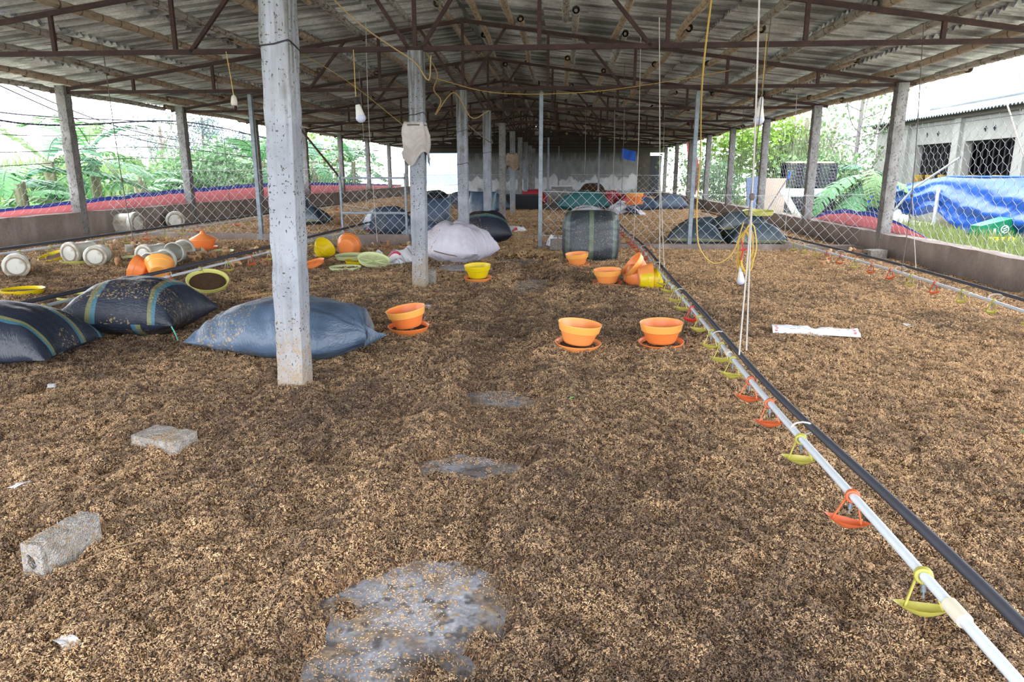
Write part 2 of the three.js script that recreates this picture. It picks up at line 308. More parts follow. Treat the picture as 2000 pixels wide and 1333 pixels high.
// ------------------------------------------------------------------ shed: walls, columns, trusses, roof
const RX = -1.93, CL = -9.83, CR = 5.98, TZ = [-4.67, -9.26, -13.5, -17.75, -22, -26.25, -30.5, -34.75, -39, -43.2];
const roofY = (x) => 4.47 - 0.144 * Math.abs(x - RX);
{
  const wob = (g, a) => { const p = g.attributes.position; for (let i = 0; i < p.count; i++) { const n = fb(p.getX(i) * 3 + p.getZ(i) * 2.2, p.getY(i) * 5 + p.getZ(i) * 3, 3) - 0.5; p.setY(i, p.getY(i) + n * a); } g.computeVertexNormals(); return g; };
  const wl = struct('wall_left', wob(bx(0.26, 0.85, 49, -9.83, 0.375, -22.6, 0, 0, 0, [2, 4, 120]), 0.05), cementMat);
  struct('wall_right', wob(bx(0.3, 0.55, 49, 6.0, 0.205, -22.6, 0, 0, 0, [2, 4, 140]), 0.05), cementMat);
  struct('wall_back', bx(11.9, 2.9, 0.2, -1.25, 1.45, -47.5), std({ roughness: 0.9, map: tex(1024, 256, (u, v) => {
    const a = fb(u * 40, v * 8, 4), s = fb(u * 90, v * 3, 3), y = v * 2.9, e = 1.25 + (fb(u * 30 + 3, 2, 4) - 0.5) * 0.9;
    let c = cmix([118, 120, 124], [158, 162, 168], a * 0.7 + s * 0.4); c = cmix(c, [74, 72, 72], ss(2.3, 2.9, y + (s - 0.5) * 0.8) * 0.7);
    return cmix(c, [222, 224, 232], ss(e + 0.06, e - 0.06, y) * ss(0.35, 0.6, y + (a - 0.5) * 0.6) * (0.55 + 0.5 * a));
  }) })).geometry.attributes.uv.array.forEach((q, i, A) => { A[i] = q / (i % 2 ? 2.9 : 11.9); });
  { const g = new THREE.Shape(); g.moveTo(-9.9, 2.9); g.lineTo(6.6, 2.9); g.lineTo(6.6, 3.36); g.lineTo(RX, 4.62); g.lineTo(-9.9, 3.45); g.closePath(); const e = new THREE.ExtrudeGeometry(g, { depth: 0.08, bevelEnabled: false }); e.translate(0, 0, -47.5); struct('wall_back', e, plain(0x4a4644)); }  // added gable; its dark colour stands in for shade under the far roof
  struct('wall_back', bx(0.8, 2.9, 0.2, 5.1, 1.45, -47.5), std({ color: 0x9a9c9e, map: rep(cement, 0.5, 0.5) }));
  const dr = struct('door_1'); dr.position.set(5.72, 0, -47.45);
  for (const x of [-0.08, 0.32]) { part(dr, 'door_leaf', bx(0.42, 2.95, 0.05, x, 1.25, 0), plain(0x34363e)); part(dr, 'door_rail', bx(0.4, 0.05, 0.07, x, 1.45, 0), plain(0x70747a)); }
  struct('trim_1', bx(5.6, 0.22, 0.16, -6.0, 0.22, -14.25), cementMat); struct('trim_2', bx(6.4, 0.2, 0.2, 2.75, 0.08, -14.2), cementMat); struct('trim_3', bx(15.5, 0.28, 0.18, -1.9, 0.12, -30.6), cementMat);
}
function columnGeo(w, h, d, off) {
  const g = new THREE.BoxGeometry(w, h, d, 5, 70, 5), p = g.attributes.position, uv = g.attributes.uv, n = g.attributes.normal;
  for (let i = 0; i < p.count; i++) {
    const x = p.getX(i), y = p.getY(i), z = p.getZ(i), f = Math.abs(n.getX(i)) > 0.5 ? (n.getX(i) > 0 ? 0.25 : 0.75) : n.getZ(i) > 0 ? 0 : 0.5;
    uv.setXY(i, f + uv.getX(i) * 0.25 + off, uv.getY(i));
    const ex = Math.abs(x) > w * 0.49, ez = Math.abs(z) > d * 0.49, ch = ex && ez ? 0.9 + 0.055 * fb(y * 14 + x * 9, z * 30 + off * 9, 3) : 1, k = (fb(y * 7 + off * 40, x * 9 + z * 7, 3) - 0.5) * 0.012;
    p.setXYZ(i, x * ch + (ex ? Math.sign(x) * k : 0), y + h / 2, z * ch + (ez ? Math.sign(z) * k : 0));
  }
  return toCreasedNormals(g, 0.5);
}
const ord = ['first', 'second', 'third', 'fourth', 'fifth', 'sixth', 'seventh', 'eighth', 'ninth', 'tenth', 'eleventh'];
{
  const gs = [0, 0.25, 0.5, 0.75].map((o) => columnGeo(0.2, 3.06, 0.2, o));
  const wire = (o, y, w, dz = 0) => part(o, 'wire_loop', [tube([V(-w, y, w), V(0, y + 0.012, w + 0.004), V(w, y + 0.04, w), V(w + 0.003, y + 0.02, 0), V(w, y, -w), V(-w, y, -w), V(-w, y, w)], 0.005, 40, 5, true)], cordBlack, 'dark wire tied round the column');
  TZ.forEach((z, i) => {
    const l = i === 0 ? 'large whitewashed concrete column standing nearest, in front of the blue sack' : i === 1 ? 'whitewashed concrete column wrapped in a dusty white cloth, second of the middle row' : i === 2 ? 'concrete column of the middle row right behind the white sack' : `grey concrete column, ${ord[i]} from the front in the middle row`;
    const o = thing('concrete_column', l, 'column', [i ? -1.96 : -1.95, 0, z], 0, 'middle row of concrete columns');
    if (i === 0) { o.scale.set(0.98, 1, 1); o.rotation.z = -0.03; o.position.x = -1.93; } if (i === 1) o.rotation.z = -0.014;
    part(o, 'shaft', gs[i % 4], i < 3 || i % 2 ? columnMat : columnGrey);
    if (i < 4) wire(o, [2.34, 2.28, 2.32, 2.05][i], 0.101); if (i === 2) wire(o, 1.72, 0.102);
  });
  TZ.slice(2).forEach((z, i) => {
    const bl = base(CL) - 0.05;
    for (const [x, s, y] of [[CL + 0.05, 'left', 0], [CR - 0.05, 'right', 0]]) {
      const where = s === 'left' ? 'on the banana plant side' : 'on the side of the building with the blue tarp';
      const o = thing('edge_column', `weathered grey concrete column on the low ${s} wall, ${ord[i]} from the front ${where}`, 'column', [x, y, z], 0, `${s} row of concrete columns`);
      part(o, 'shaft', gs[(i + (s === 'left' ? 1 : 2)) % 4], columnGrey).scale.set(1, s === 'left' ? 1.05 : 1.02, 1.05);
    }
  });
}
{ // roof trusses: one built, the others copies
  const Y0 = 3.09, top = (u) => 4.27 - 0.144 * Math.abs(u), w = 0.05;
  const t = thing('roof_truss', 'rusty brown steel roof truss carried by the nearest column', 'truss', [RX, 0, TZ[0]], 0, 'rusty roof trusses across the shed');
  part(t, 'bottom_chord', bx(15.9, 0.06, 0.05, 0, Y0, 0), rust);
  for (const s of [-1, 1]) part(t, 'top_chord', beam(V(0, top(0), 0), V(s * 8.1, top(8.1), 0), 0.05, 0.06), rust);
  for (const u of [-6.4, -4.8, -3.15, -1.57, 0, 1.57, 3.15, 4.8, 6.4]) part(t, 'vertical_strut', bx(w, top(u) - Y0, 0.045, u, (top(u) + Y0) / 2, 0), rust);
  for (const s of [-1, 1]) for (const [a, b] of [[0.08, 0.8], [2.95, 2.2]]) part(t, 'diagonal_brace', beam(V(s * a, Y0, 0), V(s * b, top(b), 0), 0.05, 0.045), rust);
  TZ.slice(1).forEach((z, i) => copy(t, `rusty brown steel roof truss, ${ord[i + 1]} from the front, over the ${ord[i + 1]} middle column`, [RX, 0, z]));
}
const roof = struct('roof');
{ // corrugated fibre cement sheets, each its own piece; rows lap like tiles
  const P = 0.177, NW = 5.5, W = P * NW, L = 1.6, sheetGeo = (k) => {
    const n = 44, p = [], uv = [], ix = [], row = (y, v) => { for (let i = 0; i <= n; i++) { const u = i / n; p.push(v * L, y + 0.042 * Math.cos(u * NW * 6.2832) , (u - 0.5) * W); uv.push(v, u); } };
    row(0, 0); row(0, 1); row(0.008, 0); row(0.008, 1);
    const m = n + 1, q = (a, b, c, d) => ix.push(a, b, c, b, d, c);
    for (let i = 0; i < n; i++) { q(i, m + i, i + 1, m + i + 1); q(2 * m + i, 2 * m + i + 1, 3 * m + i, 3 * m + i + 1); q(i, i + 1, 2 * m + i, 2 * m + i + 1); q(m + i, 3 * m + i, m + i + 1, 3 * m + i + 1); }
    const g = new THREE.BufferGeometry(); g.setAttribute('position', new THREE.Float32BufferAttribute(p, 3)); g.setAttribute('uv', new THREE.Float32BufferAttribute(uv, 2)); g.setIndex(ix);
    const f = toCreasedNormals(g, 0.9); return f;
  };
  const g = sheetGeo(), far = [[], [], []], sl = Math.atan(0.144), stepU = 1.42, stepZ = W - 0.09;
  for (let c = 0; c < 57; c++) for (const s of [-1, 1]) for (let r = 0; r < 6; r++) {
    const z = 1.6 - c * stepZ, u0 = 0.06 + r * stepU, k = (rnd() * 3) | 0, jz = rr(-0.015, 0.015), ju = rr(-0.03, 0.03), lift = 0.03 + rr(0, 0.012);
    const y = roofY(RX + u0) + lift + 0.02, q = s > 0 ? Q(0, 0, 0) : Q(0, Math.PI, 0); // sheet runs down the slope
    const m = M4(V(RX + s * (u0 + ju), y, z + jz), q.multiply(new THREE.Quaternion().setFromEuler(new THREE.Euler(0, 0, -sl + 0.034))), 1);
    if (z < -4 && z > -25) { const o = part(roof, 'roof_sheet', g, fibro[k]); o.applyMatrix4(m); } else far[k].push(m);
  }
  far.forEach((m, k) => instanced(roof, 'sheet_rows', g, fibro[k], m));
  for (const z of [...Array(20).keys()]) { // pale ridge caps with a ragged lap
    const o = part(roof, 'ridge_cap', mergeGeometries([-1, 1].map((s) => grid(16, 1, (a, b) => V(s * b * 0.3 , 0.115 - b * 0.05 + 0.018 * Math.cos(a * 16 * 1.57) * b, (a - 0.5) * 2.5)))), plain(0xaeb8ba, { side: two }));
    o.position.set(RX, 4.44, 0.6 - z * 2.42);
  }
}
{ // bamboo purlins lashed on the trusses
  const poleGeo = [0, 1, 2].map((k) => {
    const L = 5.4, n = 56, g = grid(12, n, (a, b) => {
      const t = b * 14, f = t - Math.floor(t), nd = Math.exp(-(((f > 0.5 ? f - 1 : f) / 0.05) ** 2)), r = 0.06 * (1.06 - 0.2 * b) * (1 + 0.13 * nd) * (b === 0 || b === 1 ? 0.92 : 1), th = a * 6.2832;
      return V(Math.cos(th) * r + 0.035 * Math.sin(b * 3.1 + k) + 0.01 * Math.sin(b * 11 + k * 2), Math.sin(th) * r + 0.012 * Math.sin(b * 7 + k * 3), -b * L);
    });
    const cap = new THREE.CircleGeometry(0.03, 10); cap.translate(0.035 * Math.sin(k) + 0.01 * Math.sin(k * 2), 0.012 * Math.sin(k * 3), -0.06); return mergeGeometries([g.toNonIndexed(), cap.toNonIndexed()]);
  });
  const bm = bamboo.map((m) => { m.side = two; return m; });
  for (const s of [-1, 1]) [0.22, 0.98, 1.95, 2.85, 3.8, 4.75, 5.7, 6.65, 7.6, 8.25].forEach((u, r) => {
    for (let k = 0, z = 1.8 - rr(0, 2); z > -46; k++) {
      const p = part(roof, 'bamboo_purlin', poleGeo[(rnd() * 3) | 0], bm[rnd() < 0.62 ? (s > 0 ? (rnd() < 0.5 ? 2 : 0) : 0) : 1]);
      const x = RX + s * (u + (k % 2 ? 0.06 : -0.05)), sc = rr(0.85, 1.12), L = 5.4 * sc;
      p.position.set(x, roofY(x) - 0.085 - rr(0, 0.012), z); p.scale.set(rr(0.85, 1.12), rr(0.9, 1.05), sc); p.rotation.y = rr(-0.012, 0.012);
      if (z < -20 && rnd() < 0.3) { /* lap less far away */ }
      z -= L - rr(0.3, 1.3);
    }
  });
}
// ------------------------------------------------------------------ wire netting
function netGeo(W, H, px, py, r, hex = 0, warp = () => V(0, 0, 0), rad = 3) { // zigzag wires in the x,y plane
  const out = [], n = Math.round(W / px), m = Math.round(H / py);
  const P = [], ix = [], add = (pts) => {
    const b0 = P.length / 3;
    pts.forEach((p, i) => { for (let k = 0; k < rad; k++) { const a = (k / rad) * 6.2832; P.push(p.x + Math.cos(a) * r, p.y, p.z + Math.sin(a) * r); } });
    for (let i = 0; i < pts.length - 1; i++) for (let k = 0; k < rad; k++) { const a = b0 + i * rad + k, b = b0 + i * rad + ((k + 1) % rad), c = a + rad, d = b + rad; ix.push(a, c, b, b, c, d); }
  };
  for (let i = 0; i < n; i++) {
    const pts = []; let side = i % 2;
    for (let j = 0; j <= m; j++) {
      const y = j * py, x0 = i * px + px / 2, e = (s) => x0 + (s ? 1 : -1) * px * 0.5 * 0.97, w = warp(x0, y), tz = (s) => (s ? 1 : -1) * r * 0.9;
      if (hex) { pts.push(V(e((j + i) % 2) + w.x, y - py * hex + w.y, w.z + tz(j % 2)), V(e((j + i) % 2) + w.x, y + py * hex + w.y, w.z + tz(j % 2))); } else pts.push(V(e((j + i) % 2) + w.x, y + w.y, w.z + tz(j % 2)));
    }
    add(pts);
  }
  const g = new THREE.BufferGeometry(); g.setAttribute('position', new THREE.Float32BufferAttribute(P, 3)); g.setAttribute('uv', new THREE.Float32BufferAttribute(new Float32Array(P.length / 3 * 2), 2)); g.setIndex(ix); g.computeVertexNormals(); return g;
}
function fence(label, x0, x1, y, z, H, cat = 'fence', posts = [], post = 'post', pitch = 0.11) {
  const o = thing('chain_link_fence', label, cat, [x0, y, z]);
  part(o, 'wire_mesh', netGeo(x1 - x0, H, pitch, pitch, 0.0042, 0, (x, yy) => V(0, (H < 1.2 ? -0.02 : -0.04) * Math.sin(x * 2.1) * yy / H, 0.03 * Math.sin(x * 1.7 + yy * 2))), wireMat).userData.kind = 'stuff';
  part(o, 'top_wire', tube([V(0, H, 0), V((x1 - x0) / 2, H - 0.03, 0), V(x1 - x0, H, 0)], 0.005, 20, 5), wireMat);
  return o;
}
const steelPost = (label, x, z, y, h) => { const o = thing('steel_post', label, 'post', [x, y, z]); part(o, 'upright', bx(0.075, h, 0.075, 0, h / 2, 0), galv); part(o, 'foot_plate', bx(0.14, 0.015, 0.14, 0, 0.0075, 0), galv); };
fence('galvanised chain link fence at the left, in front of the two big white drums', -9.6, -4.72, 0.3, -14.2, 1.35);
fence('chain link fence panel between the second middle column and the mid sacks', -3.05, -2.06, 0.2, -13.9, 1.15);
fence('low chain link fence on the right beside the drinking line', -0.45, 2.5, 0.16, -14.2, 1.05);
fence('chain link fence panel at the right end reaching the low right wall', 2.6, 5.8, 0.16, -14.2, 1.0);
fence('far chain link fence crossing the whole shed before the back wall', -9.5, -2.1, 0.28, -30.6, 1.25, 'fence', [], '', 0.14);
fence('far chain link fence in front of the dark doors and the red bundles', 0.2, 5.8, 0.28, -30.6, 1.25, 'fence', [], '', 0.14);
steelPost('square galvanised steel post standing left of the nearest column', -6.35, -14.2, 0.2, 2.9);
steelPost('slim galvanised steel post left of the dark upright sack', -0.5, -14.2, 0.1, 3.0);
steelPost('square grey steel post behind the hanging yellow cable', 2.5, -14.2, 0.1, 3.0);
for (const [x, z, l] of [[-0.75, -30.4, 'thin far steel post beside the white panel'], [1.4, -30.4, 'thin far steel post above the orange bowl'], [-4.2, -40, 'thin far steel post against the left part of the back wall'], [-0.4, -40, 'thin far steel post against the middle of the back wall']]) steelPost(l, x, z, 0.05, 3.0);
{ // gate frame left of the second column
  const o = thing('mesh_gate', 'square steel gate frame with chain link mesh behind the second column', 'gate', [-4.6, 0.22, -14.2]), W = 1.35, H = 1.25, q = (a, b, r = 0.02) => beam(a, b, r * 2);
  part(o, 'gate_frame', [q(V(0, 0, 0), V(0, H + 0.1, 0)), q(V(W, 0, 0), V(W, H + 0.1, 0)), q(V(0, H, 0), V(W, H, 0)), q(V(0, 0.06, 0), V(W, 0.06, 0)), q(V(0, 0.55, 0), V(W, 0.55, 0))], galv);
  part(o, 'wire_mesh', netGeo(W, H - 0.25, 0.1, 0.1, 0.005), wireMat).userData.kind = 'stuff';
  const b = thing('diagonal_brace_pole', 'thin brown pole leaning from the roof down to the mesh gate', 'pole', [-5.7, 0, -14.3]);
  part(b, 'pole', rod(V(0, 2.85, 0.05), V(1.08, 1.5, 0.1), 0.022), rust);
}
for (const [s, x, l, y0, H] of [['left', -9.8, 'tall wire netting along the left side facing the banana plants', 0.82, 1.75], ['right', 6.06, 'tall hexagonal wire netting along the right side facing the blue tarp', 0.48, 1.85]]) {
  const o = thing('wire_netting', l, 'netting', [x, y0, -8], Math.PI / 2);
  part(o, 'wire_mesh', netGeo(18, H, 0.11, 0.105, 0.0034, 0.2, (a, y) => V(0, 0.03 * Math.sin(a * 1.3) * y / H, 0.02 * Math.sin(a * 0.9 + y))), netMat).userData.kind = 'stuff';
  const f = part(o, 'wire_mesh', netGeo(21, H, 0.17, 0.16, 0.006, 0.2), netMat); f.position.x = 18; f.userData.kind = 'stuff';
  part(o, 'top_wire', tube([V(0, H, 0), V(20, H - 0.03, 0), V(39, H, 0)], 0.006, 40, 5), netMat);
}

// ------------------------------------------------------------------ stuffed woven sacks
function pillow({ L, W, T, sit = 0.85, tie = 0, wr = 0.012, ears = 0.1, sd = 0, nu = 44, nv = 36, lump = 0.05, droop = 0.3, ex = 2.7, rnd2 = 0 }) {
  const half = (side) => grid(nv, nu, (b, a) => { // b across (s), a along (u)
    const u = a * 2 - 1, s = (b * 2 - 1) * (side > 0 ? 1 : -1), U = Math.sign(u) * (1 - (1 - Math.abs(u)) ** 1.35), S = Math.sign(s) * (1 - (1 - Math.abs(s)) ** 1.35);
    const th = (1 - Math.abs(U) ** ex) ** 0.6 * (1 - Math.abs(S) ** ex) ** 0.6, edge = Math.max(Math.abs(U), Math.abs(S));
    let x = U * L / 2 * (1 - ears * (1 - S * S)), z = S * W / 2 * (1 - ears * (1 - U * U)) * (1 - rnd2 * Math.abs(U) ** 6), g = 1; x *= 1 - rnd2 * Math.abs(S) ** 6;
    if (tie) { g = 1 - 0.86 * ss(0.62, 0.93, U) + 0.3 * ss(0.93, 1, U); z *= g; }
    const n = fb(U * 1.7 + sd, S * 1.7 + sd * 3, 3) - 0.5, w = wr * (edge ** 2 * 0.9 + 0.12) * (Math.sin(S * 21 + 6 * fb(U * 2 + sd, S * 2, 2)) * Math.abs(U) ** 1.5 + Math.sin(U * 23 + sd + 7 * fb(U * 3, S * 3 + sd, 2)) * (0.35 + Math.abs(S) ** 2 * 0.8));
    const y0 = T / 2 * sit * (1 - droop * edge ** 5), t = T / 2 * th * (1 + lump * 6 * n) * (tie ? mix(1, Math.max(g, 0.75), ss(0.6, 0.95, U)) : 1);
    const y = side > 0 ? y0 + t * (2 - sit) * 0.93 + w * Math.min(1, th * 3) : Math.max(-0.012, y0 - t * sit * 1.05 + w * 0.4 * Math.min(1, th * 3));
    return V(x, y, z);
  });
  const A = half(1), B = half(-1);
  for (const [g, o] of [[A, 0], [B, 0.5]]) { const uv = g.attributes.uv.array; for (let i = 0; i < uv.length; i += 2) uv[i] = uv[i] * 0.5 + o; }
  let g = mergeGeometries([A, B]); const uv = g.attributes.uv; g.deleteAttribute('normal');
  g = toCreasedNormals(g, 1.1); return g;
}
function sack(label, p, turn, geo, m, o = {}) {
  const t = thing('stuffed_sack', label, 'sack', [p[0], p[1] ?? lit(p[0], p[2]) - 0.01, p[2]], turn, o.group);
  const b = part(t, 'sack_body', geo, m); if (o.rot) b.rotation.set(...o.rot);
  if (o.stitch) part(t, 'stitching', tube(o.stitch, o.stitchR ?? 0.006, 30, 5), plain(o.stitchC ?? 0x5fb5a0));
  if (o.cap) { const c = o.cap, mats = []; for (let i = 0; i < 500; i++) { const x = rr(-1, 1) * c[0], z = rr(-1, 1) * c[1]; mats.push(M4(V(x + c[2], c[3] - (x * x + z * z) * c[4] + rr(0, 0.008), z + (c[5] ?? 0)), Q(rr(-0.3, 0.3), rnd() * 6.28, rr(-0.3, 0.3)), V(0.011, 0.004, 0.004))); } instanced(t, 'spilled_husk', new THREE.OctahedronGeometry(0.6), plain(0xb08a58), mats); }
  return t;
}
sack('dark navy sack cut by the left edge, one yellow and teal stripe along its flank', [-4.72, , -5.15], 0.1, pillow({ L: 1.5, W: 0.85, T: 0.5, droop: 0.6, sd: 2, wr: 0.008, ears: 0.06 }), sackDark, { cap: [0.4, 0.12, -0.25, 0.5, 0.5] });
sack('dark navy sack with upright yellow and teal stripes, left of the pale blue sack', [-4.08, , -6.25], Math.PI / 2 + 0.02, pillow({ L: 0.92, W: 1.18, T: 0.56, sd: 5, wr: 0.006, ears: 0.1 }), sackDark, { stitch: [[-0.43, 0.17, 0.55], [-0.46, 0.1, 0.6], [-0.43, 0.03, 0.6]] });
sack('pale blue sack with gathered tied end, lying behind the nearest column', [-2.32, , -5.72], -0.2, pillow({ L: 1.54, W: 1.0, T: 0.5, tie: 1, sd: 9, wr: 0.02, ears: 0.05 }), sackBlue, { cap: [0.3, 0.1, -0.25, 0.49, 0.5, -0.05] });
sack('dirty white sack with a brown seam, leaning on the third middle column', [-1.85, , -11.95], -0.35, pillow({ L: 1.2, W: 0.95, T: 0.72, sd: 14, wr: 0.03, ears: 0.03, lump: 0.09, sit: 0.85 }), sackWhite, { stitch: [[-0.5, 0.3, 0.2], [-0.25, 0.24, 0.44], [0.1, 0.18, 0.47], [0.4, 0.14, 0.36]], stitchC: 0x6b543c, stitchR: 0.009 });
{
  const up = pillow({ L: 0.92, W: 0.98, T: 0.55, sd: 21, wr: 0.008, ears: -0.03, sit: 1, droop: 0.1, lump: 0.03, ex: 5, rnd2: 0.1 });
  sack('dark speckled sack with three pale stripes standing upright beside the slim steel post', [0.46, lit(0.46, -12.45) + 0.4, -12.65], 0, up, sackSpeck, { rot: [Math.PI / 2 - 0.12, 0, 0, 'XYZ'] }).children[0].rotation.set(Math.PI / 2 - 0.1, Math.PI / 2, 0, 'XYZ');
  const std1 = pillow({ L: 1.0, W: 0.8, T: 0.55, sd: 25, wr: 0.01, ears: 0.02, sit: 1, droop: 0.1 });
  const stand = (l, x, z, h, turn, m, lean = 0) => { const t = sack(l, [x, lit(x, z) + h / 2 - 0.03, z], turn, std1, m); t.children[0].rotation.set(0, 0, Math.PI / 2 + lean); t.children[0].scale.set(h / 1.0, 1, 1); return t; };
  stand('tall pale grey blue sack standing behind the chain link panel by the second column', -2.95, -15.8, 1.0, -Math.PI / 2 + 0.3, sackBlue);
  stand('tall slate sack leaning between the third and fourth middle columns', -2.35, -18.6, 1.15, -Math.PI / 2 - 0.4, sackBlue, 0.25);
  stand('dark sack bent over on another, behind and right of the nearest column', -7.0, -18.9, 1.1, 0.3, sackGreen, 0.35);
}
const lying = pillow({ L: 1.2, W: 0.72, T: 0.55, sd: 31, wr: 0.01, nu: 30, nv: 26 }), round = pillow({ L: 1.15, W: 0.85, T: 0.75, sd: 37, wr: 0.008, nu: 30, nv: 26, ears: 0.02 });
sack('dark green sack with pointed end, lower one at the foot of the bent sack', [-6.95, , -18.5], -0.2, lying, sackGreen);
sack('round grey blue sack seen through the gate mesh', [-4.25, , -16.6], 0.5, round, sackBlue);
sack('shiny slate sack slumped against the foot of the chain link panel', [-2.9, , -14.75], -0.6, lying, sackBlue);
sack('dark round sack with a green stripe lying behind the white sack', [-1.75, , -15.3], 0.15, round, sackDark);
for (const [l, x, z, a, y] of [['dark green sack at the front of the pile behind the right chain link', 3.95, -14.85, 0.05, 0], ['dark green sack topmost of the pile, carrying a pale yellow tray', 3.8, -15.6, 0.1, 0.2], ['dark green sack half hidden by the square grey post', 2.75, -15.0, -0.2, 0], ['dark green sack at the back left of the pile on the right', 3.1, -16.2, 0.3, 0.05]]) sack(l, [x, lit(x, z) + y, z], a, lying, sackGreen, { group: 'pile of sacks behind the right fence' });
sack('teal green sack lying far away beside the paper pile', [0.75, , -29], 0.05, pillow({ L: 2.2, W: 0.9, T: 0.85, sd: 41, nu: 24, nv: 20 }), sackTeal);
for (const [l, x, z, a, m, s] of [['pale blue grey sack of the far heap, rightmost', 4.3, -30, 0.1, sackBlue, 1.3], ['pale blue grey sack of the far heap, behind the orange bowl', 3.2, -29.5, -0.2, sackBlue, 1.1], ['red sack in the far heap before the dark doors', 3.0, -31.8, 0.3, sackRed, 1.3], ['red sack in the far heap beside the brown bundle', 1.9, -32.5, -0.2, sackRed, 1.5], ['red sack standing far between the middle columns', -1.7, -35, 0.1, sackRed, 1.5], ['slate sack lying far away at the left of the middle columns', -4.6, -31.6, 0.2, sackBlue, 1.4], ['dark sack lying far off by the left wall', -6.2, -33, 0.5, sackDark, 1.3], ['blue grey sack far behind the fourth middle column', -3.1, -28, 0.2, sackBlue, 1.5]]) sack(l, [x, , z], a, lying, m, { group: 'sacks in the far pens' }).scale.setScalar(s);
{ const o = sack('brown straw bundle lying on the far heap', [1.2, lit(1.2, -31.5) + 0.3, -31.8], 0, round, feedMat); o.name = numbered('straw_bundle'); o.userData.category = 'bundle'; o.scale.setScalar(1.1); }

// ------------------------------------------------------------------ feeders
const hopperG = lathe([[0, 0.004], [0.1, 0.0], [0.118, 0.004], [0.128, 0.02], [0.163, 0.108], [0.168, 0.112], [0.173, 0.116], [0.186, 0.172], [0.19, 0.18], [0.186, 0.182], [0.17, 0.12], [0.158, 0.11], [0.122, 0.022], [0.1, 0.01], [0, 0.01]]);
const bandG = lathe([[0.171, 0.114], [0.176, 0.116], [0.19, 0.174], [0.194, 0.184], [0.188, 0.186], [0.183, 0.172]]);
const trayG = lathe([[0, 0.004], [0.155, 0.0], [0.17, 0.004], [0.198, 0.056], [0.205, 0.064], [0.2, 0.066], [0.193, 0.06], [0.165, 0.012], [0, 0.012]]);
const feedG = (() => { const g = lathe([[0.172, 0.03], [0.15, 0.04], [0.11, 0.04], [0, 0.036]], 30); return g; })();
const knobG = lathe([[0, 0], [0.02, 0], [0.02, 0.02], [0.006, 0.03], [0, 0.03]], 16);
function feeder(label, x, z, o = {}) {
  const t = thing('chick_feeder', label, 'feeder', [x, lit(x, z) - 0.012 + (o.y ?? 0), z], rnd() * 6, o.group); const c = o.mat ?? orange[(rnd() * 3) | 0];
  if (o.tray !== false) { const tr = part(t, 'feeder_tray', trayG, o.trayMat ?? c); tr.rotation.set(o.tx ?? 0.05, 0, o.tz ?? 0.03); const f = part(tr, 'feed', feedG, feedMat); }
  const h = part(t, 'hopper', hopperG, c); h.position.y = 0.052; h.rotation.set(o.hx ?? 0.06, 0, o.hz ?? 0.05); part(h, 'rim_band', bandG, o.band ?? amber, o.band ? undefined : 'paler amber band round the rim');
  return t;
}
feeder('orange bowl feeder on an orange tray, left one of the two near the drinking line', 0.13, -5.95, { hz: -0.02, hx: 0.1 }).rotation.y = 1.2;
feeder('orange bowl feeder nearest to the long drinking line, right one of two', 0.88, -6.12, { hx: 0.03, hz: 0.03 }).rotation.y = 0;
feeder('tilted orange bowl feeder beside the tied end of the pale blue sack', -1.5, -6.5, { hx: 0.04, hz: 0.16 }).rotation.y = 0.2;
feeder('yellow bowl feeder on an orange tray in front of the white sack', -1.23, -9.8, { mat: yellow, band: yellow, trayMat: orange[1] }).rotation.y = 0.3;
feeder('orange bowl feeder in front of the dark upright sack', 0.22, -11.4, { hz: 0.08 }).rotation.y = 0;
feeder('orange bowl feeder on a brown tray, left of the tipped stack of bowls', 0.6, -9.5, { trayMat: plain(0xb8683c) }).rotation.y = 0;
feeder('small orange bowl on the paper pile far behind the mesh', 2.55, -26.2, { y: 0.42 }).scale.setScalar(1.7);
function tipped(label, x, z, y, rot, m, band, group) {
  const t = thing('tipped_bowl', label, 'bowl', [x, lit(x, z) + y, z], 0, group); const b = part(t, 'bowl', hopperG, m); b.rotation.set(...rot, 'YXZ'); part(b, 'rim_band', bandG, band ?? amber); return t;
}
tipped('orange bowl lying on its side, front one of the tipped stack', 0.99, -9.25, 0.15, [0, 0, -1.5], orange[1], orange[1], 'tipped stack of bowls');
tipped('orange bowl at the back left of the tipped stack', 0.86, -9.6, 0.16, [0.2, 0, -1.9], orange[0], orange[0], 'tipped stack of bowls');
tipped('orange bowl leaning at the back right of the tipped stack', 1.06, -9.6, 0.18, [-0.2, 0.3, 0.9], orange[0], amber, 'tipped stack of bowls');
tipped('narrow yellow bowl nested in the tipped stack, left of two', 1.0, -9.22, 0.13, [0, 0, -1.5], yellow, yellow, 'tipped stack of bowls').scale.setScalar(0.9);
tipped('narrow yellow bowl at the right end of the tipped stack', 1.12, -9.2, 0.12, [0.1, 0.2, -1.45], yellow, yellow, 'tipped stack of bowls').scale.setScalar(0.8);
tipped('orange bowl standing on edge showing its round bottom, left of the second column', -3.92, -12.22, 0.2, [-Math.PI / 2 + 0.1, 0, 0], orange[0], orange[0]).scale.set(1.15, 1.15, 1.1);
tipped('orange bowl tipped onto its rim behind the striped navy sack', -5.71, -9.05, 0.12, [0.3, 0, 1.2], orange[0], orange[0]);
tipped('amber bowl turned on its side behind the striped navy sack', -5.51, -9.0, 0.13, [-0.9, 0.2, 0.2], amber, amber);
tipped('olive yellow bowl leaning just right of the nearest column', -4.22, -11.7, 0.15, [0.5, 0, -0.8], yellow, yellow).scale.setScalar(1.0);
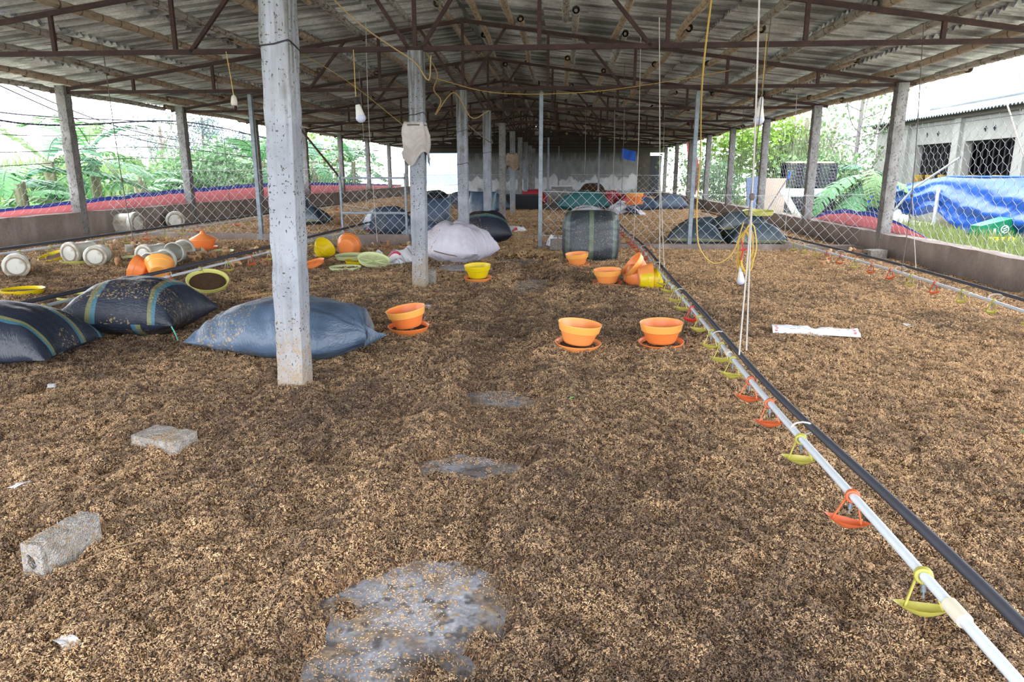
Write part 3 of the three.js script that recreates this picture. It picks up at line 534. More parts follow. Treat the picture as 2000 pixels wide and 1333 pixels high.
{ // closed orange feeder with a pointed lid
  const t = thing('chick_feeder', 'orange feeder with a pointed cone lid by the left fence', 'feeder', [-6.62, lit(-6.62, -12.31), -12.31]);
  part(t, 'feeder_tray', trayG, orange[0]).scale.setScalar(1.2); part(t, 'hopper', lathe([[0.12, 0.03], [0.15, 0.05], [0.23, 0.2], [0.225, 0.22]]), orange[0]);
  part(t, 'lid', lathe([[0.235, 0.2], [0.235, 0.22], [0.06, 0.31], [0.045, 0.315], [0.03, 0.36], [0, 0.365]]), orange[0]);
}
// flat round feed trays
const dishG = lathe([[0, 0.006], [0.19, 0], [0.2, 0.003], [0.215, 0.05], [0.222, 0.055], [0.218, 0.058], [0.208, 0.052], [0.192, 0.012], [0, 0.014]]);
const ribG = merge([...Array(8).keys()].map((i) => bx(0.17, 0.006, 0.006, Math.cos(i * 0.785) * 0.1, 0.016, Math.sin(i * 0.785) * 0.1, 0, -i * 0.785)));
function dish(label, x, z, m, rot = [0, 0, 0], y = 0, feed = true, s = 1) {
  const t = thing('feed_tray', label, 'tray', [x, lit(x, z) + y, z], rnd() * 6, 'round plastic feed trays'); t.rotation.set(rot[0], rot[1], rot[2], 'YXZ'); t.scale.setScalar(s);
  part(t, 'dish', dishG, m); part(t, 'dish_ribs', ribG, m); if (feed) part(t, 'feed', new THREE.CylinderGeometry(0.19, 0.185, 0.012, 28).translate(0, 0.016, 0), feedMat);
}
dish('yellow tray cut by the left edge, behind the cut navy sack', -6.46, -7.72, yellow, [0, 0, 0], 0.01, true, 1.05);
dish('pale yellow tray tilted towards the viewer right of the striped navy sack', -4.54, -8.45, lime, [0.42, 0.2, -0.15], 0.12, true, 1.15);
dish('pale yellow tray half under the left pipe', -5.67, -7.58, lime, [0.05, 0, 0], 0.0);
dish('upper pale tray behind the left pipe beside the striped sack', -5.71, -7.95, lime, [0.05, 0, 0.1], 0.0);
dish('yellow tray lying tilted behind the leftmost white tub', -7.99, -10.3, yellow, [0.3, 0, 0.1], 0.05);
dish('pale yellow tray under the second white tub from the left', -7.51, -10.12, lime, [0, 0, 0], 0, false);
dish('pale green tray between two white tubs', -6.96, -10.53, paleGreen, [0.15, 0, 0], 0.01);
dish('bright yellow tray in front of the closed orange feeder', -6.65, -11.88, yellow, [0.1, 0, 0], 0, false);
dish('pale green tray lying behind the yellow tray by the orange feeder', -6.19, -12.1, paleGreen, [0.1, 0, 0], 0, false);
dish('pale green tray right of the nearest column, lowest of the heap', -3.49, -10.78, paleGreen, [0, 0, 0], 0, true, 1.15);
dish('pale yellow green tray propped on the heap beside the newspaper', -3.1, -11.05, paleGreen, [0.25, 0, -0.22], 0.1, false, 1.2);
dish('yellow tray lying in the middle of the heap of trays', -3.44, -11.48, yellow, [0.02, 0, 0], 0.02, false, 1.2);
dish('pale green tray at the back of the heap of trays', -3.73, -11.85, paleGreen, [0.05, 0, 0], 0.06, false, 1.2);
dish('orange tray at the left end of the heap of trays', -4.06, -10.9, orange[0], [0.2, 0, 0.25], 0.05, false, 0.95);
dish('pale yellow tray lying on top of the dark sack pile', 4.15, -15.5, lime, [0.05, 0, 0], 0.62, false, 1.5);

// white plastic tubs lying about
const tubMat = phys({ roughness: 0.45, transmission: 0.12, side: two, map: rep(tex(256, 256, (u, v) => { const a = fb(u * 6, v * 6, 4, 6); return cmix([214, 214, 204], [138, 122, 98], clamp((a - 0.45) * 4) * 0.75); }), 1, 1) });
const tubG = lathe([[0, 0], [0.09, 0], [0.095, 0.006], [0.1, 0.0], [0.128, 0], [0.132, 0.012], [0.132, 0.05], [0.12, 0.056], [0.118, 0.06], [0.112, 0.3], [0.122, 0.31], [0.122, 0.33], [0.112, 0.332], [0.104, 0.3], [0.108, 0.06], [0, 0.055]], 32);
const ringG = lathe([[0.085, -0.004], [0.1, -0.006], [0.102, 0.002], [0.085, 0.002]], 32);
function tub(label, x, z, turn, o = {}) {
  const t = thing('white_tub', label, 'tub', [x, lit(x, z) + 0.125 * (o.s ?? 1), z], turn, 'white plastic tubs lying on the husks'); const b = part(t, 'tub_wall', tubG, tubMat); b.rotation.x = -Math.PI / 2 + (o.tilt ?? 0); part(b, 'base_ring', ringG, plain(0x8a8070)); t.scale.setScalar(o.s ?? 1);
}
tub('white tub at the far left, its round base facing the viewer', -7.4, -8.8, 0.65, { s: 1.23 });
tub('white tub lying on a pale yellow tray, base to the left', -7.51, -9.99, -0.15, { s: 1.28 });
tub('white tub with a dark ring on its base, between two others', -7.07, -9.94, 0.4, { s: 1.23 });
tub('white tub pointing left beside the pale green tray', -6.58, -10.38, -0.15, { s: 1.28 });
tub('white tub lying just behind the tipped orange and amber bowls', -6.07, -10.17, 3.05, { s: 1.28 });
tub('white tub turned away, topmost of the group in the picture', -6.31, -11.12, 3.25, { s: 1.34 });
tub('small white cylinder under the yellow drinker cup', -7.4, -11.65, 2.25, { s: 0.78 });
for (const [l, x, z, turn, s, tl] of [['large white drum lying on its side by the left wall, the bigger one', -9.25, -14.55, 1.5, 1.9, 0], ['white drum lying with its base to the viewer by the left wall', -9.3, -16.1, 0.5, 1.6, 0]]) {
  const t = thing('white_drum', l, 'drum', [x, lit(x, z) + 0.13 * s, z], turn); const b = part(t, 'drum_wall', tubG, tubMat); b.rotation.x = -Math.PI / 2; b.scale.set(s, s, s); part(b, 'base_ring', ringG, plain(0x8a8070));
}

// ------------------------------------------------------------------ nipple drinking lines
const cupG = (() => {
  const dishC = grid(14, 6, (a, b) => { const th = a * 6.2832, r = b; const px = Math.cos(th) * 0.07 * r, pz = Math.sin(th) * 0.034 * r; return V(px * (1 + 0.25 * Math.abs(Math.cos(th)) ** 4), -0.135 + 0.03 * r ** 2 + 0.012 * Math.abs(Math.cos(th)) ** 3 * r, pz); });
  return merge([dishC, new THREE.TorusGeometry(0.021, 0.007, 6, 14), new THREE.TorusGeometry(0.021, 0.007, 6, 14).translate(0, 0, 0.014), beam(V(-0.02, -0.012, 0), V(-0.052, -0.11, 0), 0.014, 0.006), beam(V(0.02, -0.012, 0), V(0.052, -0.11, 0), 0.014, 0.006)]);
})();
const nipG = merge([rod(V(0, -0.015, 0), V(0, -0.055, 0), 0.008), rod(V(0, -0.055, 0), V(0, -0.075, 0), 0.003)]), sleeveG = rod(V(0, 0, -0.04), V(0, 0, 0.04), 0.023, 0.023, 12);
function drinkLine(label, path, rail, cups, o = {}) { // path(z) -> [x, y]
  const t = thing('drinking_line', label, 'drinker', [0, 0, 0]), zs = []; for (let z = o.z0; z >= o.z1; z -= 0.5) zs.push(z);
  part(t, 'water_pipe', tube(zs.map((z) => V(...path(z), z)), 0.0165, zs.length * 2, 10), pvc, 'white plastic pipe'); part(t, 'support_rail', tube(zs.map((z) => V(path(z)[0] + rail(z)[0], path(z)[1] + rail(z)[1], z)), o.rr ?? 0.019, zs.length * 2, 8), blackRail, 'dark rail above the pipe');
  for (const [z, m] of cups) {
    const [x, y] = path(z), c = part(t, 'drinker_cup', cupG, m, m === cupYellow ? 'yellow cup' : m === cupRed ? 'red cup' : 'orange cup'); c.position.set(x, y, z); c.rotation.set(rr(-0.12, 0.12), o.turn ?? -0.35, rr(-0.18, 0.1)); part(c, 'nipple', nipG, galv);
  }
  for (let z = o.z0 - 1.4; z > Math.max(o.z1, -16); z -= 3) { const s = part(t, 'pipe_sleeve', sleeveG, plain(0xc8c2ae)); s.position.set(...path(z), z); }
  for (let z = o.z0 - 0.75; z > Math.max(o.z1, -14); z -= 2.1) { const s = part(t, 'rail_tie', new THREE.TorusGeometry(0.032, 0.005, 5, 12), cordMat); s.position.set(path(z)[0] + rail(z)[0] / 2, path(z)[1] + rail(z)[1] / 2, z); s.scale.x = 1 + rail(z)[0] * 8; }
}
const Y = cupYellow, O = cupOrange, R_ = cupRed, cyc = (z0, dz, n, seq) => [...Array(n).keys()].map((i) => [z0 - i * dz, seq[i % seq.length]]);
drinkLine('long white drinking line running from the bottom right corner to the upright sack', (z) => [1.12 + 0.1 * ss(-3, -7, z) + 0.08 * ss(-7, -14, z), 0.33 - 0.02 * Math.sin(z * 0.7)], (z) => [0.055 + 0.085 * ss(-4.2, -1.8, z), 0.02 - 0.015 * ss(-4.2, -1.8, z)],
  [[-1.45, Y], [-1.99, Y], [-2.53, O], [-3.13, Y], [-3.66, O], [-4.1, O], [-4.62, Y], [-5.05, Y], [-5.5, Y], [-6.1, Y], [-6.55, R_], [-7.1, Y], [-7.6, Y], [-8.15, Y], [-8.7, Y], [-9.2, Y], [-9.8, Y], [-10.5, O], [-11.1, R_], [-11.7, O], [-12.3, O], ...cyc(-13.0, 0.6, 18, [O, R_, O, Y])], { z0: -0.4, z1: -29 });
drinkLine('white drinking line running along the low right wall', (z) => [4.4, 0.26 + 0.03 * Math.sin(z * 0.5)], () => [0.16, 0.06], cyc(-5.6, 0.58, 26, [Y, Y, Y, Y, Y, O, Y, O, O, Y, O, O]), { z0: -0.4, z1: -24, turn: 0.2 });
drinkLine('white drinking line behind the navy sacks and the nearest column', (z) => [-4.95 + 0.4 * ss(-5, -11, z), 0.33 + 0.05 * ss(-6, -11, z)], () => [0.01, 0.075], cyc(-6.1, 0.62, 24, [Y, Y, Y, O, Y, Y, O, Y, R_, Y]), { z0: -3, z1: -24, turn: 0.5, rr: 0.022 });
drinkLine('white drinking line at the far left by the white tubs', (z) => [-7.85, 0.46], () => [0.01, 0.07], cyc(-8.2, 0.62, 26, [Y, O, Y, Y, O, Y]), { z0: -6, z1: -24, turn: 0.4, rr: 0.022 });

// ------------------------------------------------------------------ blocks, papers, scraps
const chunkMat = std({ map: rep(tex(256, 256, (u, v) => { const a = fb(u * 10, v * 10, 4, 10), b = fb(u * 60, v * 60, 2, 60), h = fb(u * 40 + 7, v * 40, 2, 40); let c = cmix([116, 112, 108], [176, 172, 166], a * 0.8 + b * 0.3); c = cmix(c, [88, 82, 76], clamp((fb(u * 24 + 3, v * 24, 3, 24) - 0.55) * 4) * 0.6); return h > 0.66 ? cmix(c, [150, 122, 88], 0.7) : c; }), 4, 4), bumpMap: rep(rough, 4, 4), bumpScale: 0.02, roughness: 1 });
function block(label, p, turn, w, h, d, holes = 1, sprinkle = 0, group) { // hollow cement block, holes along z
  const s = new THREE.Shape(); s.moveTo(-w / 2, 0); s.lineTo(w / 2, 0); s.lineTo(w / 2 * 0.97, h); s.lineTo(-w / 2 * 0.98, h * 0.98); s.closePath();
  for (let i = 0; i < holes; i++) { const q = new THREE.Path(); q.absellipse(0, h * 0.5, w * 0.27, h * 0.25, 0, Math.PI * 2, true); s.holes.push(q); }
  let g = new THREE.ExtrudeGeometry(s, { depth: d, bevelEnabled: true, bevelSize: 0.006, bevelThickness: 0.006, bevelSegments: 1, steps: 8, curveSegments: 10 }); g.translate(0, 0, -d / 2);
  const q = g.attributes.position; for (let i = 0; i < q.count; i++) { const x = q.getX(i), y = q.getY(i), z = q.getZ(i), n = fb(x * 22 + 5, z * 22 + y * 31, 3) - 0.5; q.setXYZ(i, x * (1 + n * 0.14), y * (1 + n * 0.1) + n * 0.006, z + n * 0.02); }
  g.computeVertexNormals(); const o = thing('concrete_block', label, 'block', p, turn, group); part(o, 'block_body', g, chunkMat);
  if (sprinkle) { const m = []; for (let i = 0; i < sprinkle; i++) m.push(M4(V(rr(-0.48, 0.48) * w, h * 0.985 + rr(0, 0.004), rr(-0.48, 0.48) * d), Q(rr(-0.3, 0.3), rnd() * 6.28, rr(-0.3, 0.3)), V(0.011, 0.0035, 0.0035))); instanced(o, 'husk_crumbs', new THREE.OctahedronGeometry(0.6), plain(0xa88250), m); }
  return o;
}
block('broken cement block with a dark hole in its end, at the lower left', [-2.0, lit(-2.0, -2.38) - 0.03, -2.38], -0.22, 0.095, 0.15, 0.27, 1, 200);
block('flat cement piece nearly buried in husks, behind the broken block', [-2.24, lit(-2.24, -3.52) - 0.055, -3.52], 1.3, 0.17, 0.1, 0.3, 0, 420);
block('cement block standing against the foot of the second column', [-1.84, lit(-1.84, -9.5) - 0.02, -9.5], 0.1, 0.1, 0.22, 0.2, 0);
block('grey cement block beside the slim steel post, before the white crumpled paper', [-0.1, 0.1, -13.75], 0, 0.34, 0.2, 0.2, 0);
block('dark cement block hidden half behind the upright sack', [0.16, 0.15, -13.95], 0, 0.2, 0.28, 0.2, 0);
block('hollow cement block on the husks at the foot of the low right wall', [5.5, lit(5.5, -12.75), -12.75], Math.PI / 2 + 0.3, 0.2, 0.17, 0.34, 1);
const slabPiece = single('concrete_slab', 'thin pale concrete slab lying between the second column and the white sack', 'slab', rbx(0.85, 0.05, 0.5, 0.01), std({ map: rep(slab, 1, 1) }), [-1.6, 0.07, -11.1], 0.15);
const print = (hd, seedv, stripe) => { const c = document.createElement('canvas'); c.width = c.height = 256; const q = c.getContext('2d'); q.fillStyle = '#dcdce0'; q.fillRect(0, 0, 256, 256); for (let i = 0; i < 46; i++) { const y = 20 + ((i * 37 + seedv) % 220), x = (i * 71) % 220, w = 14 + ((i * 29) % 60); q.fillStyle = i % 7 === 0 ? hd : i % 5 === 0 ? '#7a86a8' : '#8c8c94'; q.fillRect(x, y, w, i % 7 === 0 ? 13 : 3); } if (stripe) { q.fillStyle = hd; q.fillRect(0, 4, 256, 12); q.fillRect(0, 240, 256, 12); } const t = new THREE.CanvasTexture(c); t.colorSpace = THREE.SRGBColorSpace; t.wrapS = t.wrapT = THREE.RepeatWrapping; return t; };
const newsMat = [print('#c8303a', 5), print('#c88a3a', 55), print('#4a62b0', 90)].map((m) => std({ map: m, side: two, roughness: 0.9 }));
function paper(name, label, cat, x, z, turn, w, d, h, m, sd, y = 0, group) {
  const top = (a, b) => 0.012 + h * Math.max(0, fb(a * 3.2 + sd, b * 3.2 + sd, 2) - 0.3) * 1.7 * Math.sin(Math.min(1, a * 1.15) * 3.14) ** 0.4;
  const T = grid(26, 20, (a, b) => V((a - 0.5) * w + 0.04 * (fb(b * 5, sd) - 0.5), top(a, b), (0.5 - b) * d + 0.05 * (fb(a * 5, sd + 3) - 0.5)));
  const o = thing(name, label, cat, [x, lit(x, z) + y, z], turn, group); part(o, 'sheet', T, m); part(o, 'lower_fold', grid(26, 20, (a, b) => V((a - 0.5) * w * 0.98 + 0.05 * (fb(b * 4, sd) - 0.5) + 0.03, top(a, b) * 0.55 - 0.004, (0.5 - b) * d * 0.98 + 0.02)), m); return o;
}
paper('newspaper', 'crumpled printed newspaper with a red heading, left of the second column', 'newspaper', -3.0, -11.75, -0.5, 1.0, 0.8, 0.3, newsMat[0], 3);
paper('newspaper', 'white crumpled paper on the small blocks by the slim steel post', 'paper', -0.12, -14.0, 0.2, 0.45, 0.4, 0.3, newsMat[2], 8, 0.1);
paper('newspaper', 'small striped paper lying at the foot of the fifth middle column', 'paper', -1.35, -18.5, 0.4, 0.9, 0.7, 0.3, newsMat[0], 12);
for (const [l, x, z, w, m, s] of [['colourful printed paper left on the far pile in front of the teal sack', 1.0, -26.6, 1.6, 1, 17], ['colourful printed paper with orange print in the middle of the far pile', 1.55, -26.0, 1.1, 1, 21], ['grey printed paper at the right end of the far pile under the orange bowl', 2.3, -26.3, 1.8, 2, 27]]) paper('newspaper', l, 'newspaper', x, z, rr(-0.4, 0.4), w, 1.1, 0.5, newsMat[m], s, 0, 'papers on the far pile');
{ // folded feed bag on the right
  const w = 0.78, d = 0.26, h = (a, b) => 0.02 + 0.05 * Math.sin(b * 3.1) ** 0.6 * (0.5 + fb(a * 6, b * 3, 3)) - 0.02 * Math.exp(-(((a - 0.5) / 0.06) ** 2)), o = thing('folded_bag', 'flattened white plastic bag with red print at both ends, on the husks at right', 'bag', [2.42, lit(2.42, -6.72), -6.72], -0.16);
  const c = document.createElement('canvas'); c.width = 512; c.height = 128; const q = c.getContext('2d'); q.fillStyle = '#e2e4ea'; q.fillRect(0, 0, 512, 128); q.fillStyle = '#c8404c'; for (const x of [14, 474]) for (let i = 0; i < 9; i++) q.fillRect(x + (i % 2) * 5, 8 + i * 13, 16, 6); q.fillStyle = '#7f848c'; for (let i = 0; i < 26; i++) q.fillRect(60 + ((i * 53) % 380), 22 + ((i * 31) % 84), 12 + (i % 5) * 7, 3); q.fillStyle = '#4a7ac0'; q.fillRect(50, 14, 30, 10);
  const t = new THREE.CanvasTexture(c); t.colorSpace = THREE.SRGBColorSpace;
  part(o, 'bag_sheet', grid(60, 16, (a, b) => V((a - 0.5) * w, h(a, b), (0.5 - b) * d * (1 - 0.15 * Math.sin(a * 3.1)))), phys({ map: t, roughness: 0.35, side: two }));
}
for (const [l, x, z, s] of [['tiny white scrap in front of the cut navy sack', -3.7, -4.55, 0.05], ['white feather like scrap in the left foreground behind the flat cement piece', -3.2, -4.45, 0.05], ['small grey scrap at the left edge near the broken block', -2.62, -2.92, 0.035], ['grey pebble like scrap at the bottom left corner', -1.6, -1.85, 0.04], ['small pale scrap left of the second column near the front', -1.55, -7.7, 0.07], ['white lime spot near the right edge', 2.62, -3.6, 0.06], ['pale scrap on the husks by the right drinking line', 3.5, -7.2, 0.06]]) {
  const g = grid(8, 6, (a, b) => { const n = fb(a * 3 + x, b * 3 + z, 2); return V((a - 0.5) * s * 2.2 * (0.6 + n), 0.006 + 0.4 * s * Math.sin(a * 3.14) * n, (0.5 - b) * s * (0.6 + n)); });
  single('scrap', l, 'scrap', g, plain(0xc9c9cc, { side: two }), [x, lit(x, z) + 0.004, z], rnd() * 6);
}
for (const [l, x, z, c] of [['dark grey flat scrap far left in the foreground', -3.3, -3.55, 0x4a4640], ['tiny orange plastic piece on the husks by the left tubs', -5.85, -8.85, 0xe0612a]]) single('plastic_bit', l, 'scrap', rbx(0.09, 0.02, 0.05, 0.008), plain(c), [x, lit(x, z) + 0.01, z], 0.4);
{ const leafM = phys({ color: 0x6e9a58, roughness: 0.7, side: two }); for (const [l, x, z] of [['small green leaf on the husks in the middle foreground', 0.07, -4.35], ['tiny green leaf on the husks near the right edge', 2.75, -4.1]]) single('leaf', l, 'leaf', grid(6, 4, (a, b) => V((a - 0.5) * 0.06, 0.012 * Math.sin(a * 3), (b - 0.5) * 0.03 * Math.sin(a * 3.1416))), leafM, [x, lit(x, z) + 0.012, z], 0.7); }
single('dry_stalk', 'thin dry stalk beside the broken cement block', 'stalk', tube([[0, 0, 0], [0.08, 0.02, -0.1], [0.2, 0.015, -0.22]], 0.0025, 12, 5), plain(0x8a7256), [-1.9, lit(-1.9, -2.3) + 0.012, -2.26]);
single('bamboo_pole', 'pale bamboo stick on the floor before the far pens', 'pole', rod(V(-0.9, 0.03, 0.1), V(0.9, 0.04, -0.12), 0.035), bamboo[1], [-0.5, lit(-0.5, -16.8) + 0.02, -16.8], 0.1);
for (const [l, dz, dy] of [['pale bamboo stick crossing behind the gate mesh, upper one', 0, 0.16], ['pale bamboo stick crossing behind the gate mesh, lower one', 0.5, 0]]) single('bamboo_pole', l, 'pole', rod(V(-1.5, 0.42 + dy, 0), V(1.2, 0.12, -0.6), 0.03), bamboo[2], [-4.3, lit(-4.3, -18) + 0.1, -18 - dz]);
{ // plastic crate and white panel far away
  const o = thing('black_crate', 'black plastic crate standing far away between middle columns and white panel', 'crate', [-1.85, lit(-1.85, -29.6), -29.4]);
  part(o, 'crate_body', [bx(1.5, 0.62, 0.04, 0, 0.34, 0.3), bx(1.5, 0.62, 0.04, 0, 0.34, -0.3), bx(0.04, 0.62, 0.6, -0.74, 0.34, 0), bx(0.04, 0.62, 0.6, 0.74, 0.34, 0), bx(1.5, 0.04, 0.6, 0, 0.04, 0)], plain(0x23242a)); part(o, 'rim', [bx(1.56, 0.06, 0.07, 0, 0.66, 0.31), bx(1.56, 0.06, 0.07, 0, 0.66, -0.31)], plain(0x30323a));
  const p = thing('display_board', 'worn white board panel standing beside a thin far post', 'panel', [-0.15, lit(-0.15, -30), -30.2]); part(p, 'board', bx(0.9, 0.95, 0.05, 0, 0.52, 0), std({ map: rep(greyStain, 1, 1), color: 0xffffff })); part(p, 'frame', [bx(0.96, 0.04, 0.07, 0, 1.0, 0), bx(0.96, 0.04, 0.07, 0, 0.05, 0)], plain(0xc8cacc));
}
// ------------------------------------------------------------------ cloths, cords, bulbs
function wrap(label, x, z, y0, y1, r, m, sd) {
  const o = thing('tied_cloth', label, 'cloth', [x, 0, z]);
  part(o, 'cloth', grid(48, 26, (a, b) => { const th = a * 6.2832, n = fb(Math.cos(th) * 2 + sd, Math.sin(th) * 2 + b * 3, 3), k = r * (1.12 + 0.55 * Math.sin(Math.min(1, b * 1.4) * 2.6) * n + 0.25 * b * n) * (b > 0.93 ? 1.1 : 1) + 0.02 * Math.sin(th * 9 + b * 5) * Math.exp(-b * 3), sq = 1 / Math.max(Math.abs(Math.cos(th)), Math.abs(Math.sin(th))) ** 0.6; return V(Math.cos(th) * k * sq, mix(y1, y0 - 0.18 * Math.sin(th * 1.5 + sd) ** 2, b), Math.sin(th) * k * sq); }), m);
  part(o, 'tie', new THREE.TorusGeometry(r * 1.32, 0.008, 5, 24).rotateX(Math.PI / 2).translate(0, y1 - 0.04, 0), cordDark);
}
const ragMat = (a, b) => std({ side: two, roughness: 1, map: tex(128, 128, (u, v) => cmix(a, b, fb(u * 6, v * 6, 4, 6))) });
wrap('dusty off white cloth tied round the second middle column', -1.96, TZ[1], 1.83, 2.2, 0.115, ragMat([146, 138, 132], [200, 196, 192]), 2);
wrap('ragged beige cloth bundle tied round a far middle column', -1.96, TZ[5], 1.85, 2.3, 0.16, ragMat([120, 104, 88], [176, 160, 140]), 6);
const hang = (label, pts, r, m, knots = [], group) => { const o = thing('hanging_cord', label, 'cord', [0, 0, 0], 0, group); part(o, 'cord', tube(pts, r, 60, 5), m); for (const k of knots) part(o, 'knot', new THREE.SphereGeometry(0.02, 8, 6).scale(1, 1.3, 1).translate(...k), cordDark); return o; };
hang('long doubled cord holding the long drinking line, with a dark knot halfway down', [[1.06, 3.05, -4.4], [1.25, 1.42, -4.85], [1.19, 0.36, -4.62]], 0.006, cordMat, [[1.25, 1.4, -4.85]]);
hang('second strand of the knotted cord, reaching the rail of the long drinking line', [[1.25, 1.42, -4.85], [1.27, 0.36, -4.75]], 0.006, cordMat);
hang('thin doubled grey cord holding the long drinking line near the tipped bowls', [[0.98, 3.2, -8.2], [1.18, 1.4, -9], [1.22, 0.36, -8.95]], 0.006, cordMat);
hang('pair cord beside the tipped bowls, right strand', [[1.18, 1.5, -9], [1.3, 0.36, -9.1]], 0.005, cordMat);
hang('cord of the right drinking line in front of the low wall, left strand', [[4.25, 3.3, -9.3], [4.4, 1.3, -9.35], [4.42, 0.3, -9.4]], 0.006, cordDark, [[4.4, 1.28, -9.35]]);
hang('cord of the right drinking line in front of the low wall, right strand', [[4.4, 1.3, -9.35], [4.55, 0.34, -9.3]], 0.005, cordMat);
hang('dark cord with a hook hanging in front of the left netting', [[-6.95, 3.45, -10.6], [-6.98, 1.45, -10.7], [-6.95, 0.5, -10.75]], 0.007, cordDark, [[-6.98, 1.46, -10.7]]);
hang('thin cord hanging just right of the nearest column', [[-2.7, 3.6, -9.8], [-2.72, 2.2, -9.8], [-2.68, 0.6, -9.8]], 0.004, cordMat);
for (const [i, x, z, b] of [[0, -7.4, -15, 0.5], [1, -4.9, -17, 0.4], [2, 1.25, -13, 0.35], [3, 1.3, -17, 0.35], [4, 1.35, -21, 0.35], [5, 4.45, -14.6, 0.35], [6, 4.5, -19, 0.35], [7, 2.9, -22, 1.3], [8, 0.6, -24, 1.5], [9, 1.7, -26, 1.1], [10, 2.2, -33, 1.2]]) hang(['thin cord hanging over the left white drums', 'thin cord hanging behind the mesh gate', 'thin cord rising behind the dark upright sack', 'thin cord over the far run of the long drinking line', 'thin cord far behind the upright sack', 'thin cord over the right drinking line by the fence', 'thin cord over the far run of the right drinking line', 'thin loose cord hanging far right of the grey post', 'thin loose cord hanging far before the back wall', 'thin loose cord far above the paper pile', 'thin loose cord hanging near the blue rag'][i], [[x, roofY(x) - 0.02, z], [x + 0.04, 1.9, z], [x + 0.02, b, z]], 0.006, i % 3 ? cordMat : cordDark);
{ const o = thing('blue_rag', 'small blue plastic rag hung on a cord far below the roof', 'rag', [2.25, 2.25, -26]); part(o, 'rag', grid(10, 8, (a, b) => V((a - 0.5) * 0.5, 0.2 - b * 0.35 - 0.12 * a, 0.06 * Math.sin(a * 9 + b * 3))), plain(0x2f62c4, { side: two })); part(o, 'cord', rod(V(-0.2, 0.2, 0), V(-0.2, 1.66, 0), 0.006), cordMat); }
hang('thick yellow cable dropping from the roof and looping up to the coil', [[1.22, 3.4, -6.4], [1.3, 2.5, -7.2], [1.62, 1.7, -8.8], [1.66, 1.0, -9], [1.74, 0.6, -9.05], [1.95, 0.42, -9.1], [2.15, 0.55, -9.1], [2.28, 0.95, -9.15]], 0.009, cordYellow);
{ const o = thing('cable_coil', 'bundle of yellow cable loops hanging by the grey post', 'cable', [2.33, 0.62, -9.15]); for (let i = 0; i < 6; i++) { const w = rr(0.05, 0.085), h = rr(0.24, 0.34), c = tube([...Array(13).keys()].map((k) => { const t = k / 12 * 6.2832; return [Math.sin(t) * w + rr(-0.01, 0.01) + (i - 2.5) * 0.012, Math.cos(t) * h - 0.05 + i * 0.01, rr(-0.02, 0.02) + i * 0.008]; }), 0.0085, 60, 6); part(o, 'cable_loop', c, plain(i % 2 ? 0xc9a83c : 0xb8923a, { roughness: 0.5 })); } part(o, 'red_tie', [tube([[-0.07, 0.1, 0.05], [-0.05, 0, 0.07], [-0.06, -0.15, 0.05]], 0.01, 12, 5), rod(V(-0.08, -0.02, 0.06), V(0.06, 0, 0.07), 0.012)], plain(0xb83a40)); part(o, 'hanger', rod(V(0, 0.28, 0), V(0.06, 2.8, 0.1), 0.006), cordDark); }
function bulb(label, x, y, z, topY, s, tilt, o = {}) {
  const t = thing('light_bulb', label, 'bulb', [x, y, z]);
  const b = part(t, 'globe', lathe([[0, -0.06], [0.026, -0.055], [0.046, -0.035], [0.052, -0.01], [0.046, 0.012]], 24), phys({ color: 0xd8dcf2, roughness: 0.3, transmission: 0.2 })); part(b, 'heat_body', lathe([[0.046, 0.012], [0.04, 0.04], [0.03, 0.09], [0.024, 0.12], [0, 0.122]], 24), plain(0xdcdcd4)); part(b, 'socket', lathe([[0, 0.2], [0.014, 0.195], [0.022, 0.16], [0.024, 0.118], [0, 0.116]], 16), o.socket ?? cordBlack);
  b.rotation.z = tilt; b.scale.setScalar(s); part(t, 'flex', tube([V(-Math.sin(tilt) * 0.2 * s, Math.cos(tilt) * 0.2 * s, 0), V(-Math.sin(tilt) * 0.2 * s, 0.4 * s, 0), V(-Math.sin(tilt) * 0.2 * s, topY - y, 0)], 0.006, 20, 5), cordYellow);
}
bulb('white light bulb in a black socket, hanging left of the second column', -2.66, 2.27, -9.2, 3.08, 1.25, 0.2);
bulb('light bulb in a plastic shield hanging at the right beside the long cord', 2.38, 2.22, -9.2, 3.2, 1.3, -0.05, { socket: plain(0xcfd3d8) });
bulb('small bulb with a white socket hanging low under the cable coil', 2.3, 0.2, -9.15, 0.5, 1.0, 0.1, { socket: plain(0xc8ccd0) });
{ const t = thing('lamp_socket', 'empty pale lamp socket on a yellow flex, left of the nearest column', 'socket', [-4.33, 2.5, -9.2]); part(t, 'socket_body', lathe([[0, -0.08], [0.04, -0.08], [0.042, -0.03], [0.03, 0.03], [0.012, 0.05], [0, 0.05]], 18), plain(0xd2cdc0)); part(t, 'flex', tube([[0, 0.05, 0], [-0.02, 0.3, 0], [-0.05, 0.58, 0]], 0.006, 16, 5), cordYellow); }
const wireRun = (label, pts, r, m) => single('electric_wire', label, 'wire', tube(pts, r, 80, 5), m);
wireRun('tangled pale cable running down to the top of the second column', [[-2.9, 4.0, -7.8], [-2.75, 3.55, -8.6], [-2.5, 3.3, -8.9], [-2.2, 3.1, -9.1], [-1.9, 2.9, -9.12], [-1.75, 2.7, -9.15], [-1.72, 3.0, -9.2]], 0.01, plain(0xa38d66));
wireRun('loose brown wires hanging beside the second column', [[-1.8, 3.05, -9.3], [-1.68, 2.8, -9.4], [-1.74, 2.62, -9.45], [-1.64, 2.48, -9.4], [-1.72, 2.3, -9.4], [-1.5, 2.6, -9.6], [-1.3, 2.3, -9.9], [-1.1, 2.42, -10.2]], 0.008, plain(0x8d7448));
